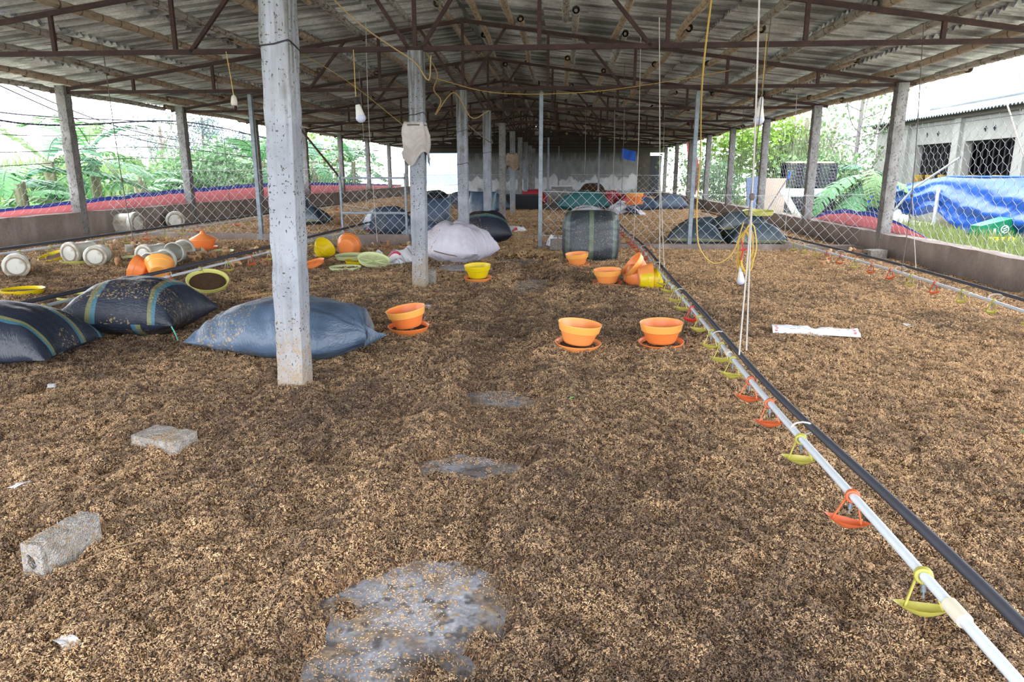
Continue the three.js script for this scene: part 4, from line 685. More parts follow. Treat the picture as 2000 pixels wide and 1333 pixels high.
wireRun('yellow wire strung from the second column to the right roof beams', [[-1.72, 2.75, -9.3], [-1.0, 2.6, -9.6], [0.2, 2.62, -9.9], [1.2, 2.75, -10.1], [2.2, 2.92, -10.2]], 0.006, plain(0x8f7638));
wireRun('brown wire sagging between the third and fourth columns', [[-1.85, 2.45, -13.4], [-1.7, 2.3, -14], [-1.6, 2.2, -15.4], [-1.85, 2.4, -17.6]], 0.012, plain(0x7d7062));
wireRun('thin yellow wire slanting down to the cloth on the second column', [[-3.9, 3.3, -9.6], [-2.9, 2.75, -9.4], [-2.1, 2.15, -9.3]], 0.0045, plain(0x8f7638));
// power cables outside along the left eave
[[3.15, 2.55, 2.9, 0.02, 'thick dark cable dipping at the top left corner'], [2.95, 2.75, 2.85, 0.014, 'upper blue black cable outside the left columns'], [2.6, 2.35, 2.5, 0.01, 'middle thin cable outside the left columns'], [2.3, 2.0, 2.2, 0.01, 'thin cable crossing before the banana crowns'], [1.95, 1.7, 1.9, 0.01, 'lowest thin cable outside the left columns']].forEach(([a, b, c, r, l], i) => single('power_cable', l, 'cable', tube([[-10.6 - i * 0.5, a + 0.2, -9], [-10.8 - i * 0.4, b, -13], [-10.9 - i * 0.3, c + 0.1, -20], [-11 - i * 0.3, b + 0.1, -30], [-11, c, -42]], r, 80, 5), i < 2 ? plain(0x1e2036) : cordBlack));
[[3.1, 1.7, 'dark cable slanting down behind the first left column'], [2.95, 1.4, 'second dark cable slanting down towards the utility pole']].forEach(([a, b, l], i) => single('power_cable', l, 'cable', tube([[-13, a + 1, -14], [-14, (a + b) / 2 + 0.55, -22], [-13.5, b + 0.7, -34]], 0.018, 60, 5), cordBlack));

// ------------------------------------------------------------------ young chickens
function capsules(list, res, size) { // list: [ax,ay,az, ra, bx,by,bz, rb, k]; smooth union meshed once
  const mc = new MarchingCubes(res, undefined, false, false, 60000); mc.isolation = 0;
  const c = V(), d = V(), p = V(), L = list.map((q) => ({ a: V(q[0], q[1], q[2]), b: V(q[4], q[5], q[6]), ra: q[3], rb: q[7] }));
  for (let k = 0; k < res; k++) for (let j = 0; j < res; j++) for (let i = 0; i < res; i++) {
    p.set((i - res / 2) / (res / 2), (j - res / 2) / (res / 2), (k - res / 2) / (res / 2)).multiplyScalar(size / 2); let f = 1e3;
    for (const e of L) { d.subVectors(e.b, e.a); c.subVectors(p, e.a); const t = clamp(c.dot(d) / (d.lengthSq() || 1)), q = c.addScaledVector(d, -t).length() - mix(e.ra, e.rb, t), h = clamp(0.5 + 0.5 * (f - q) / 0.012); f = mix(f, q, h) - 0.012 * h * (1 - h); }
    mc.field[i + j * res + k * res * res] = -f;
  }
  mc.update(); const n = mc.count ?? mc.geometry.drawRange.count, g = new THREE.BufferGeometry(), P = mc.positionArray.slice(0, n * 3).map((x) => x * size / 2);
  g.setAttribute('position', new THREE.BufferAttribute(P, 3)); let m = mergeVertices(g, 1e-5); m.computeVertexNormals(); return m;
}
const bird = (neck) => { // faces +x, feet at y = -0.1
  const H = neck, g = capsules([[-0.035, 0, 0, 0.04, 0.03, 0.006, 0, 0.037], [0.0, -0.005, 0.018, 0.03, -0.03, 0.0, 0.016, 0.022], [0.0, -0.005, -0.018, 0.03, -0.03, 0, -0.016, 0.022], [0.034, 0.012, 0, 0.03, H[0], H[1], 0, 0.018], [H[0], H[1], 0, 0.021, H[0] + 0.008, H[1] + H[2] * 0.5, 0, 0.019], [H[0] + 0.016, H[1] + H[2] * 0.5, 0, 0.007, H[0] + 0.034, H[1] + H[2], 0, 0.003], [-0.055, 0.016, 0, 0.024, -0.092, 0.046, 0, 0.009],
    ...[-1, 1].flatMap((s) => [[0, -0.03, s * 0.02, 0.02, 0.008, -0.055, s * 0.022, 0.009], [0.008, -0.055, s * 0.022, 0.006, -0.002, -0.094, s * 0.022, 0.0055], [-0.002, -0.095, s * 0.022, 0.006, 0.028, -0.097, s * 0.026, 0.004], [-0.002, -0.095, s * 0.022, 0.005, 0.02, -0.097, s * 0.008, 0.004], [-0.002, -0.095, s * 0.022, 0.005, -0.02, -0.097, s * 0.022, 0.004]])], 56, 0.28);
  const p = g.attributes.position, c = new Float32Array(p.count * 3);
  for (let i = 0; i < p.count; i++) { const x = p.getX(i), y = p.getY(i), z = p.getZ(i), n = fb(x * 110 + 9, y * 110 + z * 90, 3); let k = cmix([0.4, 0.27, 0.16], [0.62, 0.46, 0.3], n); if (y > 0.01 && x < 0.03) k = cmix([0.13, 0.085, 0.06], [0.44, 0.31, 0.2], clamp(n * 2.2 - 0.6)); if (y < -0.05) k = [0.72, 0.36, 0.14]; if (x > H[0] + 0.02 && y < H[1] + 0.012 + Math.max(0, H[2])) k = [0.6, 0.36, 0.16]; c.set(k, i * 3); }
  g.setAttribute('color', new THREE.BufferAttribute(c, 3)); return g;
};
const birdG = [bird([0.05, 0.06, -0.008]), bird([0.076, -0.02, -0.022]), bird([0.06, 0.042, -0.012])], birdMats = [0xffffff, 0xd0b8a8, 0xfff0d8].map((c) => std({ color: c, vertexColors: true, roughness: 0.95 }));
const eyeG = merge([-1, 1].map((s) => new THREE.SphereGeometry(0.0038, 6, 5).translate(0, 0, s * 0.0175))), wingG = (s) => grid(8, 6, (a, b) => V(0.035 - a * 0.085, 0.022 - b * 0.03 * Math.sin(0.4 + a * 2.4) - a * 0.006, s * (0.042 + 0.008 * Math.sin(b * 3.1) - 0.006 * a))), wings = [wingG(1), wingG(-1)];
const wingMat = std({ color: 0x7d5f45, roughness: 0.95, side: two });
[['brown chick standing in front of the left drum', -8.1, -11.87, 0.4, 2], ['chick on the husks just right of the left drum', -7.7, -11.91, 2.6, 0], ['fluffy brown chick perched higher by the fence, right of the big drum', -7.51, -12.51, 0.6, 2], ['chick facing right under the left pipe near the big drum', -7.55, -11.55, 0.2, 0], ['chick standing beside the one under the left pipe', -7.33, -11.49, -0.5, 1], ['chick with head up nearest to the fence end of the left pipe', -7.26, -11.34, 1.6, 0], ['brown chick running right beside the leftmost white tub', -7.51, -9.18, 0.15, 2], ['chick pecking between the middle white tubs', -6.69, -9.92, -1.2, 1], ['dark chick behind the broken white tub', -6.07, -10.92, 0.8, 1], ['dark chick standing left of the yellow tray', -6.19, -11.35, 0.3, 1], ['grey brown chick pecking right of the yellow tray', -5.91, -11.26, -0.7, 1], ['chick eating from the yellow tray', -5.99, -11.89, 2.4, 1], ['chick at the fence behind the closed orange feeder', -6.96, -12.77, 0.2, 0], ['pale chick resting by the curb left of the nearest column', -5.47, -12.66, 0.1, 2], ['second pale chick by the curb, slightly nearer', -5.55, -12.06, -0.4, 2], ['chick just left of the nearest column, under the pipe', -4.87, -12.57, 1.8, 0], ['chick standing upright left of the nearest column near an orange cup', -4.83, -10.93, 1.2, 2], ['brown chick pecking in a hollow left of the nearest column', -5.17, -10.44, 0.3, 1], ['chick right of the olive bowl behind the nearest column', -4.38, -12.91, 0.6, 1], ['chick left of the standing orange bowl', -4.16, -12.62, -0.3, 0], ['small chick behind the heap of trays', -4.25, -11.76, 0.9, 1], ['chick with head up right of the standing orange bowl', -3.64, -12.86, 1.3, 0], ['second chick right of the standing orange bowl, further back', -3.49, -13.37, -0.2, 0], ['chick by the gate curb next to a pale one', -3.15, -13.5, 0.4, 2], ['pale chick standing tall by the gate curb', -3.0, -13.35, 1.9, 0], ['dark white breasted chick beside the long drinking line near the curb', 1.6, -13.6, 0.5, 1],
  ['fluffy chick of the cluster by the low right wall, leftmost', 4.75, -12.9, 0.8, 2], ['fluffy chick of the cluster by the low right wall, middle', 5.0, -12.75, -0.4, 0], ['fluffy chick of the cluster by the low right wall, rightmost', 5.25, -12.85, 2.6, 2], ['dark chick under the right drinking line', 4.3, -11.9, 0.3, 1]].forEach(([l, x, z, a, k], i) => {
  const s = 1.25, o = thing('chick', l, 'chick', [x, lit(x, z) + 0.094 * s, z], a, 'young chickens in the pens'); o.scale.setScalar(s); part(o, 'body', birdG[k], birdMats[i % 3]); const H = [[0.056, 0.064], [0.082, -0.018], [0.066, 0.046]][k]; part(o, 'eyes', eyeG, cordBlack).position.set(H[0], H[1], 0); for (const w of wings) part(o, 'wing', w, wingMat);
});

// ------------------------------------------------------------------ rolled side curtains
const tarpMap = (a, b) => tex(128, 128, (u, v, i, j) => cmix(a, b, fb(u * 5, v * 5, 4, 5) * 0.7 + (((i >> 1) + (j >> 1)) & 1) * 0.3));
const redTarp = phys({ map: rep(tarpMap([196, 100, 106], [214, 126, 128]), 12, 1), side: two, roughness: 0.8, transmission: 0.35 }), blueHem = phys({ color: 0x2a3f92, side: two, roughness: 0.7, transmission: 0.25 });
function curtain(label, x, z0, z1, top, bot, dir) {
  const o = thing('side_curtain', label, 'curtain', [x, 0, 0]), n = Math.round((z0 - z1) * 3), at = (a, b, k0, k1) => { const z = mix(z0, z1, a), t = top(z), k = mix(k0, k1, b), y = mix(bot, t, k); return V(dir * (0.05 + 0.07 * Math.sin(k * 3.1) + 0.02 * Math.sin(z * 4 + k * 3) * k), y + 0.012 * Math.sin(z * 5) * k, z); };
  part(o, 'red_sheet', grid(n, 6, (a, b) => at(a, b, 0, 0.78)), redTarp); part(o, 'blue_hem', grid(n, 2, (a, b) => at(a, b, 0.78, 1)), blueHem, 'dark blue hem along the top'); part(o, 'hem_cord', tube([...Array(30).keys()].map((i) => at(i / 29, 1, 0, 1)), 0.008, 120, 5), blueHem);
}
const pw = (pts) => (z) => { for (let i = 1; i < pts.length; i++) if (z >= pts[i][0]) return mix(pts[i - 1][1], pts[i][1], (pts[i - 1][0] - z) / (pts[i - 1][0] - pts[i][0])); return pts[pts.length - 1][1]; };
curtain('long red side curtain with a blue hem slung outside the low left wall', -9.98, -2, -43, pw([[0, 0.84], [-11.6, 0.93], [-13.6, 1.0], [-17.2, 1.14], [-21.7, 1.24], [-26.6, 1.25], [-34, 1.1], [-43, 0.9]]), 0.7, -1);
curtain('short red side curtain with a blue hem bulging over the low right wall', 6.14, -12.4, -18.2, pw([[-12.4, 0.47], [-12.9, 0.57], [-13.8, 0.71], [-14.9, 0.79], [-16.3, 0.78], [-17.2, 0.68], [-18.2, 0.48]]), 0.4, 1);
{ const o = thing('red_tarp', 'red tarp roll hanging far at the right side near the dark doors', 'tarp', [6.15, 0, -38]); part(o, 'tarp_sheet', grid(8, 12, (a, b) => V(0.15 + 0.45 * Math.sin(b * 2.4) * (0.4 + a), 0.5 + 2.75 * (1 - b), (a - 0.5) * 1.2 + 0.1 * Math.sin(b * 9))), redTarp); const q = thing('blue_tarp_sheet', 'pale blue plastic sheet hanging at the left end of the back wall', 'tarp', [-8.5, 0, -47.7]); part(q, 'tarp_sheet', grid(12, 10, (a, b) => V((a - 0.5) * 2.6, 3 - 2.2 * b, 0.1 * Math.sin(a * 12))), phys({ color: 0x9fbbe6, side: two, roughness: 0.8, transmission: 0.5 })); }

// ------------------------------------------------------------------ neighbouring building, tarp fence and yard
{
  const o = thing('farm_building', 'pale plastered building with dark openings and corrugated roof behind the blue tarp', 'building', [13.4, -0.2, 0]), pl = std({ map: rep(tex(256, 256, (u, v) => cmix([116, 116, 110], [144, 146, 141], fb(u * 6, v * 3, 5, 6))), 0.4, 0.4), roughness: 0.95 }), dk = plain(0x2a2830);
  const op = [[-28.63, -26.1], [-25.3, -22.6], [-21.6, -18.9], [-17.9, -15.2]], H = 3.72; let z = -32.2;
  for (const [a, b] of [...op, [-12, -12]]) { part(o, 'wall', bx(0.25, H, a - z, 0.12, H / 2, (a + z) / 2), pl); if (b > a) { part(o, 'lintel', bx(0.25, H - 2.82, b - a, 0.12, (H + 2.82) / 2, (a + b) / 2), pl); part(o, 'sill_wall', bx(0.22, 1.35, b - a, 0.13, 0.67, (a + b) / 2), pl); part(o, 'opening_grille', [...Array(9).keys()].map((i) => bx(0.03, 1.5, 0.03, 0.2, 2.08, a + (b - a) * (i + 0.5) / 9)), dk); } z = b; }
  for (const zz of [-29.4, -25.7, -22.1, -18.4]) part(o, 'pilaster', bx(0.14, H, 0.4, -0.06, H / 2, zz), pl);
  part(o, 'wall', [bx(4.6, H, 0.2, 2.4, H / 2, -32.1), bx(0.2, H, 20, 4.7, H / 2, -22)], pl); part(o, 'dark_interior', [bx(0.05, 2.9, 19.6, 3.4, 1.5, -22), bx(3.4, 0.05, 19.6, 1.8, 0.3, -22)], dk);
  for (const zz of [-30.6, -27.9, -27.1, -24.2, -23.7]) part(o, 'vent_hole', [bx(0.04, 0.16, 0.05, -0.005, 3.16, zz), bx(0.04, 0.05, 0.16, -0.005, 3.16, zz)], dk);
  const rf = (x0, y0, x1, y1) => grid(560, 1, (a, b) => V(mix(x0, x1, b), mix(y0, y1, b) + 0.035 * Math.cos(a * 115 * 6.2832), -32.7 + a * 20.5)), rm = std({ color: 0x7f8a8e, roughness: 0.8, side: two, map: rep(rough, 2, 2) });
  part(o, 'roof_slope', rf(-0.55, 3.72, 2.4, 4.42), rm); part(o, 'roof_slope', rf(5.3, 3.72, 2.4, 4.42), rm); part(o, 'ridge_cap', rod(V(2.4, 4.45, -32.8), V(2.4, 4.45, -12.2), 0.1), rm); part(o, 'eave_board', bx(0.05, 0.16, 20.3, -0.15, 3.68, -22.3), plain(0x5a5650));
  for (const [i, zz, l] of [[0, -28.3, 'first'], [1, -27.5, 'second'], [2, -26.6, 'third'], [3, -24.7, 'fourth'], [4, -23.3, 'fifth']]) single('yellow_bucket', `yellow bucket on the sill of the pale building, ${l} from the left`, 'bucket', lathe([[0, 0], [0.14, 0], [0.17, 0.34], [0.18, 0.36], [0.16, 0.34], [0.13, 0.02], [0, 0.02]], 20), plain(0x8a7022, { side: two }), [13.5, 1.16, zz], 0, 'yellow buckets on the sill');
}
{
  const top = pw([[-11, 1.5], [-18, 1.48], [-22.4, 1.46], [-25.1, 1.13], [-27.7, 0.83], [-29, 0.7]]), bot = (z) => -0.1 + 0.12 * Math.sin(z * 0.7) + 0.5 * Math.exp(-(((z + 22.3) / 0.9) ** 2)) + 0.25 * Math.exp(-(((z + 24.4) / 1.4) ** 2)) + 0.25 * ss(-24, -27, z);
  const blue = std({ side: two, roughness: 0.42, map: rep(tarpMap([6, 56, 138], [14, 84, 172]), 8, 2) });
  const o = thing('blue_tarp', 'bright blue tarp draped along a low rail before the pale building', 'tarp', [11.5, 0, 0]);
  part(o, 'tarp_sheet', grid(220, 40, (a, b) => { const z = -11 - a * 18, t = top(z), y = mix(t, bot(z), b), sag = Math.sin(((z + 22.2) % 4) / 4 * 3.14), fold = Math.sin(b * 16 + 2.5 * Math.sin(z * 0.8) + fb(z, b * 3, 3) * 4) * 0.06 * (0.3 + b) + (fb(z * 1.5, b * 6, 4) - 0.5) * 0.22 * b; return V(-0.08 - 0.25 * Math.sin(b * 2.6) + fold, y - 0.04 * sag * (1 - b), z); }), blue);
  part(o, 'top_rail', tube([[0, 1.5, -11], [0, 1.48, -18], [0, 1.47, -22.4], [0, 1.13, -25.1], [0, 0.83, -27.7]], 0.03, 60, 8, true), plain(0x2b56b0)); 
  for (const [l, x, z, h] of [['white pipe post standing in front of the blue tarp', 11.15, -22.1, 1.35]]) single('pipe_post', l, 'post', rod(V(0, 0, 0), V(0, h, 0), 0.055, 0.055, 12), plain(0xa8acae), [x, -0.2, z]);
  single('white_pipe', 'long white pipe leaning beside the first right column', 'pipe', tube([[10.8, 0.0, -24.6], [10.8, 1.12, -22.9], [10.85, 2.0, -20.6]], 0.03, 20, 8, true), plain(0xa8acae));
}
{ // lying wheeled bin with an emblem
  const o = thing('green_bin', 'green plastic bin with a white round emblem, lying on its side in the grass', 'bin', [10.95, -0.12, -18.6], 0.15), gm = phys({ color: 0x16744c, roughness: 0.45, side: two });
  const s = (x, h, w) => [V(x, 0.02, -w / 2), V(x, 0.02, w / 2), V(x, h, w / 2), V(x, h, -w / 2)], A = s(-0.6, 0.4, 0.36), B = s(0.45, 0.66, 0.58), p = []; for (let i = 0; i < 4; i++) { const a = A[i], b = A[(i + 1) % 4], c = B[i], d = B[(i + 1) % 4]; for (const q of [a, c, b, b, c, d]) p.push(...q.toArray()); } for (const q of [A[0], A[1], A[2], A[0], A[2], A[3]]) p.push(...q.toArray());
  part(o, 'bin_body', soup(p), gm); part(o, 'rim', [bx(0.08, 0.06, 0.68, 0.46, 0.68, 0), bx(0.08, 0.06, 0.68, 0.46, 0.02, 0), bx(0.08, 0.7, 0.06, 0.46, 0.35, 0.31), bx(0.08, 0.7, 0.06, 0.46, 0.35, -0.31)], gm); part(o, 'lid', bx(0.6, 0.04, 0.62, 0.78, 0.02, 0.1, 0, 0, -0.05), gm);
  const em = part(o, 'emblem', [new THREE.TorusGeometry(0.09, 0.014, 6, 24), bx(0.1, 0.025, 0.01, 0, 0.03, 0, 0, 0, 0.5), bx(0.1, 0.025, 0.01, 0, -0.03, 0, 0, 0, 0.5)], plain(0xdfe8e4)); em.position.set(0.0, 0.32, 0.252); em.rotation.y = -0.1; part(o, 'label_mark', bx(0.06, 0.16, 0.006, -0.25, 0.26, 0.226, 0, -0.1), plain(0xcfe0d8)); for (const z of [-0.2, 0.2]) part(o, 'wheel', new THREE.CylinderGeometry(0.1, 0.1, 0.05, 18).rotateX(Math.PI / 2).translate(-0.62, 0.1, z), cordBlack);
  single('yellow_sheet', 'bright yellow plastic sheet on the ground before the green bin', 'sheet', grid(8, 6, (a, b) => V((a - 0.5) * 0.55 * (1 + 0.15 * b), 0.05 + 0.25 * (1 - b), b * 0.35 + 0.02 * Math.sin(a * 9))), plain(0xb8a818, { side: two }), [10.3, -0.2, -17.3]);
  for (const [l, x, z, w, h, d, c] of [['white plastic pile under the blue tarp near the first right column', 11.0, -24.2, 1.6, 0.55, 0.8, 0xa0a0a6], ['white plastic heap beside the green bin at the right edge', 12.3, -18.9, 1.1, 0.3, 0.8, 0xa4a4aa], ['grey rubble mound below the gap in the blue tarp', 12.4, -22.6, 3.2, 0.65, 0.9, 0x7c7466]]) single('heap', l, 'heap', (() => { const g = grid(26, 18, (a, b) => { const x = a * 2 - 1, z = b * 2 - 1, k = Math.max(0, 1 - x * x) ** 0.6 * Math.max(0, 1 - z * z) ** 0.6; return V(z * d / 2, h * k * (0.55 + 0.9 * fb(a * 5 + x, b * 5, 4)), x * w / 2); }); return g; })(), plain(c, { side: two }), [x, -0.21, z]);
  const q = thing('crate_stack', 'stack of dark slatted crates with a pale sheet between, beyond the second right column', 'crates', [8.6, -0.2, -26]); for (const [y, h] of [[0.1, 0.85], [1.3, 0.8]]) for (let i = 0; i < 7; i++) part(q, 'slat', bx(1.75, h / 9, 0.6, 0, y + i * h / 7 + 0.05, 0), plain(0x35343c)); for (const y of [0.05, 1.25]) for (const x of [-0.85, -0.3, 0.3, 0.85]) part(q, 'upright', bx(0.05, 0.88, 0.63, x, y + 0.44, 0), plain(0x2a2a30)); part(q, 'pale_sheet', rbx(1.8, 0.3, 0.7, 0.04, 0, 1.1, 0), plain(0xb8c0c6)); part(q, 'straw_top', rbx(1.5, 0.06, 0.6, 0.02, 0, 2.14, 0), plain(0xd8cba0));
  single('board', 'tan fibre board standing beside the dark crate stack', 'board', rbx(0.75, 1.6, 0.05, 0.01), plain(0xa8988a), [7.35, 0.6, -25.5], 0.2); single('board', 'blue grey panel leaning left of the tan board', 'board', rbx(0.5, 1.7, 0.05, 0.01, 0, 0, 0, 0, 0, 0.12), plain(0x5a6a8a), [6.5, 0.6, -25], 0.3); single('board', 'pale plank leaning in front of the crate stack', 'board', rbx(0.22, 1.6, 0.04, 0.01, 0, 0, 0, 0.3, 0, 0.65), plain(0xc4c2c0), [7.7, 0.45, -24.6]);
  const pb = thing('blue_handle_pole', 'thin pole with a bright blue handle leaning by the third right column', 'pole', [0, 0, 0]); part(pb, 'shaft', rod(V(6.1, 0.47, -21.8), V(6.78, 1.5, -22.2), 0.016), plain(0x5a5a62)); part(pb, 'handle', rod(V(6.74, 1.4, -22.17), V(6.83, 1.62, -22.23), 0.035, 0.03), plain(0x2458c8));
}
// ------------------------------------------------------------------ plants
const leafMat = (hex, t = 0.35) => phys({ color: hex, roughness: 0.8, transmission: t, side: two });
const leafQuad = (w, l) => soup([0, 0, 0, w, l * 0.45, 0.02, 0, l, 0, 0, 0, 0, 0, l, 0, -w, l * 0.45, 0.02]);
const bananaLeaf = (L, W, droop, tear, sd) => { // torn blade along a drooping midrib
  const p = [], uv = [], rib = (t) => V(Math.sin(t * droop) / droop * L * 0.9 + t * L * 0.1, (1 - Math.cos(t * droop)) / droop * -L * 0.9, 0), n = 22;
  for (const s of [-1, 1]) for (let i = 0; i < n; i++) {
    const t0 = 0.06 + i / n * 0.94, t1 = t0 + 0.94 / n, w = (t) => W * Math.sin(Math.min(1, t * 1.02) * 3.0) ** 0.7, gap = hash(i * 3 + sd, s * 7 + sd) < tear ? 0.3 : 0, dr = 0.25 + hash(i + sd, s) * tear * 1.3;
    const a = rib(t0), b = rib(mix(t1, t0, gap * 0.6)), e = (q, t) => { const k = w(t) + 0.01; return V(q.x + k * 0.2, q.y - k * dr, q.z + s * k * Math.cos(dr)); }, c = e(a, t0), d = e(b, mix(t1, t0, gap));
    const m1 = a.clone().lerp(c, 0.5).add(V(0, w(t0) * 0.08, 0)), m2 = b.clone().lerp(d, 0.5).add(V(0, w(t1) * 0.08, 0));
    for (const q of [a, m1, b, b, m1, m2, m1, c, m2, m2, c, d]) p.push(...q.toArray());
  }
  const ribG = tube([0.0, 0.25, 0.5, 0.75, 0.98].map((t) => rib(t)), 0.018, 14, 5); return merge([soup(p), ribG]);
};
const bLeaves = [bananaLeaf(2.2, 0.42, 1.5, 0.3, 1), bananaLeaf(2.0, 0.38, 2.1, 0.5, 5), bananaLeaf(2.3, 0.42, 0.9, 0.22, 9), bananaLeaf(1.8, 0.36, 2.6, 0.55, 13)];
const bMats = [0x3c7440, 0x4a8548, 0x386a48, 0x5f924e, 0x5e7c46].map((c) => leafMat(c)), bStem = std({ map: rep(tex(64, 128, (u, v) => cmix([92, 84, 72], [136, 146, 104], fb(u * 5, v * 6, 4, 5))), 1, 2) });
function banana(label, x, z, h, n, up, s = 1) {
  const o = thing('banana_plant', label, 'banana plant', [x, -0.22, z], rnd() * 6, 'banana plants'); part(o, 'pseudostem', tube([[0, 0, 0], [0.04, h * 0.5, 0.02], [0.02, h, 0]], 0.13, 14, 10), bStem);
  for (let i = 0; i < n; i++) { const l = part(o, 'leaf', bLeaves[(rnd() * 4) | 0], bMats[(rnd() * 5) | 0]), a = i * 2.4 + rr(-0.3, 0.3), e = mix(up, -0.35, i / n) + rr(-0.15, 0.15); l.rotation.set(0, a, e, 'YXZ'); l.position.set(0.02, h - 0.25 * (i / n) - (i / n) ** 2 * 0.5, 0); l.scale.setScalar(s * rr(0.85, 1.15)); }
}
banana('tall banana plant rising just right of the first left column', -13.2, -19.0, 2.55, 10, 1.35, 1.0);
banana('banana plant with drooping torn leaves at the far left edge', -12.4, -15.2, 1.6, 9, 1.0);
banana('banana plant behind the first left column', -13.3, -17.4, 2.1, 9, 1.2, 0.95);
banana('small banana plant left of the second left column', -13.4, -21.6, 1.7, 7, 1.35, 0.85);
banana('low banana plant in front of the tall one', -12.0, -17.0, 0.9, 8, 0.9, 0.8);
banana('low broad banana plant in the left corner by the curtain', -11.6, -14.6, 0.8, 8, 0.8, 0.9);
banana('slim banana plant between the tall one and the second left column', -14.2, -22.6, 1.4, 6, 1.0, 0.9);
banana('far banana plant seen over the mesh gate', -13.6, -31, 2.3, 9, 1.2, 1.2); banana('far banana plant between two left columns above the gate', -13.0, -36, 2.4, 9, 1.2, 1.2); banana('far banana plant near the left end of the back wall', -12.4, -41, 2.5, 9, 1.2, 1.2);
banana('pale drooping banana plant beyond the second right column', 10.3, -25.2, 1.9, 8, 0.4, 1.1);
function tree(label, x, z, h, R, hex, n, o = {}) {
  const t = thing(o.name ?? 'leafy_tree', label, 'tree', [x, -0.22, z]), m = [], br = [], cr = o.base ?? 0.35, tips = [];
  br.push(tube([[0, 0, 0], [rr(-0.1, 0.1) * R, h * 0.4, rr(-0.1, 0.1) * R], [rr(-0.12, 0.12) * R, h * 0.95, 0]], 0.02 + h * 0.012, 12, 6));
  for (let i = 0; i < (o.br ?? 11); i++) { const y = h * mix(cr, 0.97, i / (o.br ?? 11)), a = i * 2.4 + rnd(), r = R * (o.cone ? 1.15 - i / (o.br ?? 11) : Math.sin(0.6 + 2.2 * i / (o.br ?? 11))) * rr(0.7, 1.1), e = V(Math.cos(a) * r, y + (o.rise ?? 0.25) * r, Math.sin(a) * r); br.push(tube([V(0, y * 0.93, 0), V(e.x * 0.5, y + 0.08 * r, e.z * 0.5), e], 0.008 + h * 0.003, 6, 4)); for (let k = 0; k < 3; k++) tips.push(V(0, y * 0.93, 0).lerp(e, 0.45 + 0.3 * k)); }
  part(t, 'trunk', br, o.bark ?? plain(0x7a7066));
  for (let i = 0; i < n; i++) { const c = tips[(rnd() * tips.length) | 0], s = (o.spread ?? 0.3) * R; m.push(M4(V(c.x + (rnd() + rnd() + rnd() - 1.5) * s, c.y + (rnd() + rnd() - 1) * s - (o.weep ?? 0) * rnd(), c.z + (rnd() + rnd() + rnd() - 1.5) * s), o.weep ? Q(rr(2.6, 3.6), rnd() * 6.28, rr(-0.3, 0.3)) : Q(rr(-1.6, 1.6), rnd() * 6.28, rr(-1.6, 1.6)), rr(0.7, 1.3))); }
  if (n) { const base = new THREE.Color(hex).multiplyScalar(0.5); instanced(t, 'foliage', leafQuad(...(o.leaf ?? [0.05, 0.18])), leafMat(0xffffff, 0.4), m, m.map(() => base.clone().multiplyScalar(rr(0.75, 1.25)))); }
}
tree('blue green casuarina tree far beyond the second and third left columns, taller', -23.6, -45, 5.6, 2.4, 0x7f9d9c, 3000, { cone: true, leaf: [0.035, 0.3], base: 0.2, spread: 0.28 });
tree('blue green casuarina tree far beyond, right and lower than its neighbour', -20.6, -44, 4.3, 2.2, 0x86a5a4, 2600, { cone: true, leaf: [0.035, 0.3], base: 0.2, spread: 0.28 });
tree('hazy far tree at the left of the utility pole', -27, -46, 4.2, 2.8, 0x93aaa6, 2000, { leaf: [0.04, 0.3] });
tree('thin bare branched tree beside the second left column', -21, -36, 4.4, 1.6, 0x8aa08e, 500, { rise: 1.2, leaf: [0.05, 0.16] });
for (const [l, x, z, h, R, c] of [['green bushy tree beyond the mesh gate, nearest', -14.4, -27.5, 2.6, 1.7, 0x74a86a], ['green bushy tree beyond the fourth left column', -15.5, -33, 3.0, 2.2, 0x7fb074], ['yellow green tree beyond the fifth left column', -14.8, -38.5, 4.2, 2.0, 0x9cc25e], ['green tree behind the left end of the back wall', -14.6, -45, 3.8, 2.4, 0x86b878], ['dark green shrub low behind the left curtain', -13.5, -24.5, 1.6, 1.2, 0x6a9c5e]]) tree(l, x, z, h, R, c, 2200, { base: 0.12, leaf: [0.07, 0.24], spread: 0.4 });
tree('bright yellow green tree behind the third and fourth right columns', 9.0, -34, 4.1, 2.1, 0x9ecb44, 3200, { leaf: [0.08, 0.22], spread: 0.4, base: 0.45 });
tree('weeping pale green tree between the second and third right columns', 10.6, -33, 4.4, 1.5, 0xa4bf74, 3600, { weep: 1.6, leaf: [0.03, 0.45], base: 0.35, spread: 0.4 });
tree('sparse leafed tree above the corner of the pale building', 11.6, -29.5, 5.2, 2.2, 0x7e9a5e, 900, { rise: 0.9, leaf: [0.06, 0.16], base: 0.35, bark: plain(0x6e6a68) });
for (const [l, x, z, h, R, c] of [['green tree at the far right side beyond the dark doors', 8.6, -44, 4.4, 2.6, 0x7fb35c], ['pale green shrub beyond the fifth right column', 8.2, -38, 2.4, 1.6, 0x94c48a], ['green shrub low behind the dark crate stack', 9.8, -29, 2.2, 1.5, 0x86b56a], ['hazy green tree behind the weeping tree', 13.5, -38, 4.6, 2.6, 0x8fb388], ['leafy shrub at the corner of the pale building', 11.6, -30, 1.7, 1.3, 0x90bd62]]) tree(l, x, z, h, R, c, 2200, { base: 0.12, leaf: [0.07, 0.22], spread: 0.4 });
tree('bare grey tree in front of the pale building at the right edge', 10.75, -15.9, 3.3, 1.5, 0, 0, { name: 'bare_tree', rise: 1.1, br: 14, base: 0.35, bark: plain(0x8d8680) });
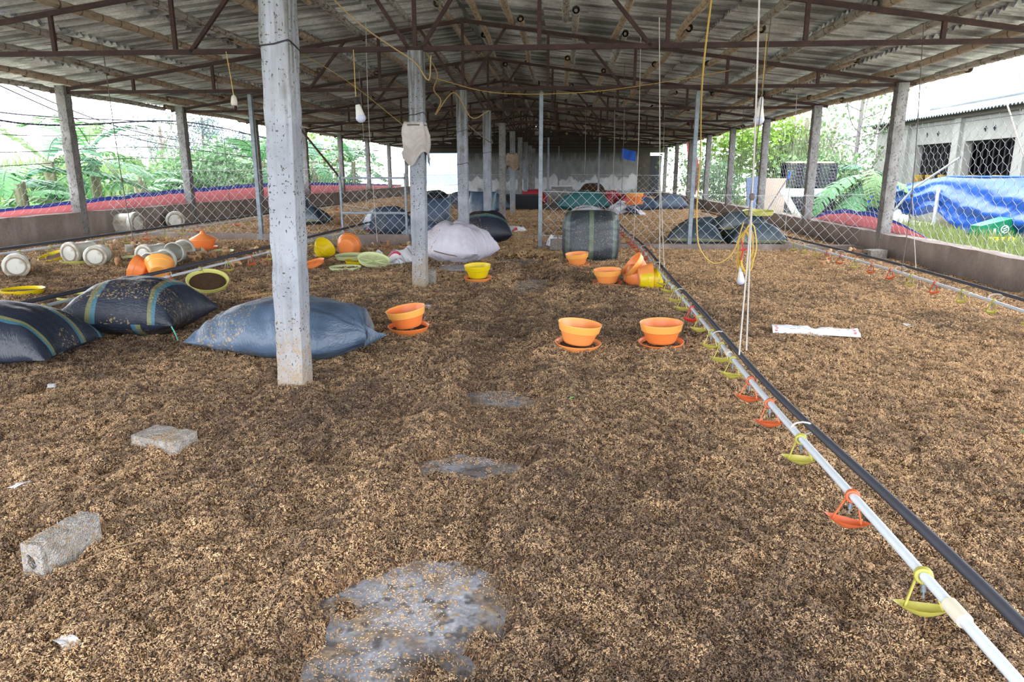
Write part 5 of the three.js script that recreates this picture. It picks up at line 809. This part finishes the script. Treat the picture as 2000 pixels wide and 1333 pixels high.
{ const s = thing('bare_sapling', 'thin bare twigs rising just right of the first right column', 'sapling', [9.6, -0.2, -15.2]); part(s, 'twigs', [tube([[0, 0, 0], [0.1, 2, 0], [0.25, 3.6, 0]], 0.018, 12, 5), tube([[0.08, 1.6, 0], [0.35, 2.6, 0.1], [0.6, 3.5, 0.1]], 0.014, 10, 5), tube([[0.1, 2, 0], [-0.2, 2.8, 0.1], [-0.25, 3.3, 0]], 0.01, 8, 4)], plain(0x6d6664)); }
for (const [l, x, z, h, w] of [['pale concrete utility pole beyond the banana plants', -18.4, -30, 5.4, 0.13], ['short grey concrete post in the tall grass', -19.3, -34, 2.4, 0.12]]) single('utility_pole', l, 'pole', rod(V(0, 0, 0), V(0.1, h, 0), w, w * 0.8, 10), plain(0xb0b2b4), [x, -0.2, z]);
function grass(label, spots, hex, w, l) {
  const m = [], c = [], b = new THREE.Color(hex); for (const [x0, x1, z0, z1, n, h] of spots) for (let i = 0; i < n; i++) { const x = rr(x0, x1), z = rr(z0, z1), k = fb(x * 0.6, z * 0.6, 3); if (k < 0.36) continue; m.push(M4(V(x, -0.21, z), Q(rr(-0.4, 0.4), rnd() * 6.28, rr(-0.4, 0.4)), V(1, h * rr(0.5, 1.2) * (0.5 + k), 1))); c.push(b.clone().multiplyScalar(rr(0.7, 1.25))); }
  const o = instanced(null, 'grass', leafQuad(w, l), leafMat(0xffffff, 0.4), m, c); o.userData = { kind: 'stuff', label, category: 'grass' };
}
grass('tall pale green reeds in the field beyond the left columns', [[-34, -15, -46, -29, 15000, 2.3], [-16, -12.5, -46, -24, 3000, 1.1]], 0x71904e, 0.045, 1);
grass('short bright green grass along the outside of the low right wall', [[6.5, 10.5, -24, -9, 6000, 0.26], [8.5, 11.2, -22, -14, 2600, 0.4], [6.4, 12, -45, -24, 5000, 0.5]], 0x7e8c4c, 0.02, 1);
grass('green weeds along the outside of the low left wall', [[-14, -10.3, -26, -8, 6000, 0.5]], 0x587a46, 0.03, 1);
renderer.render(scene, camera);
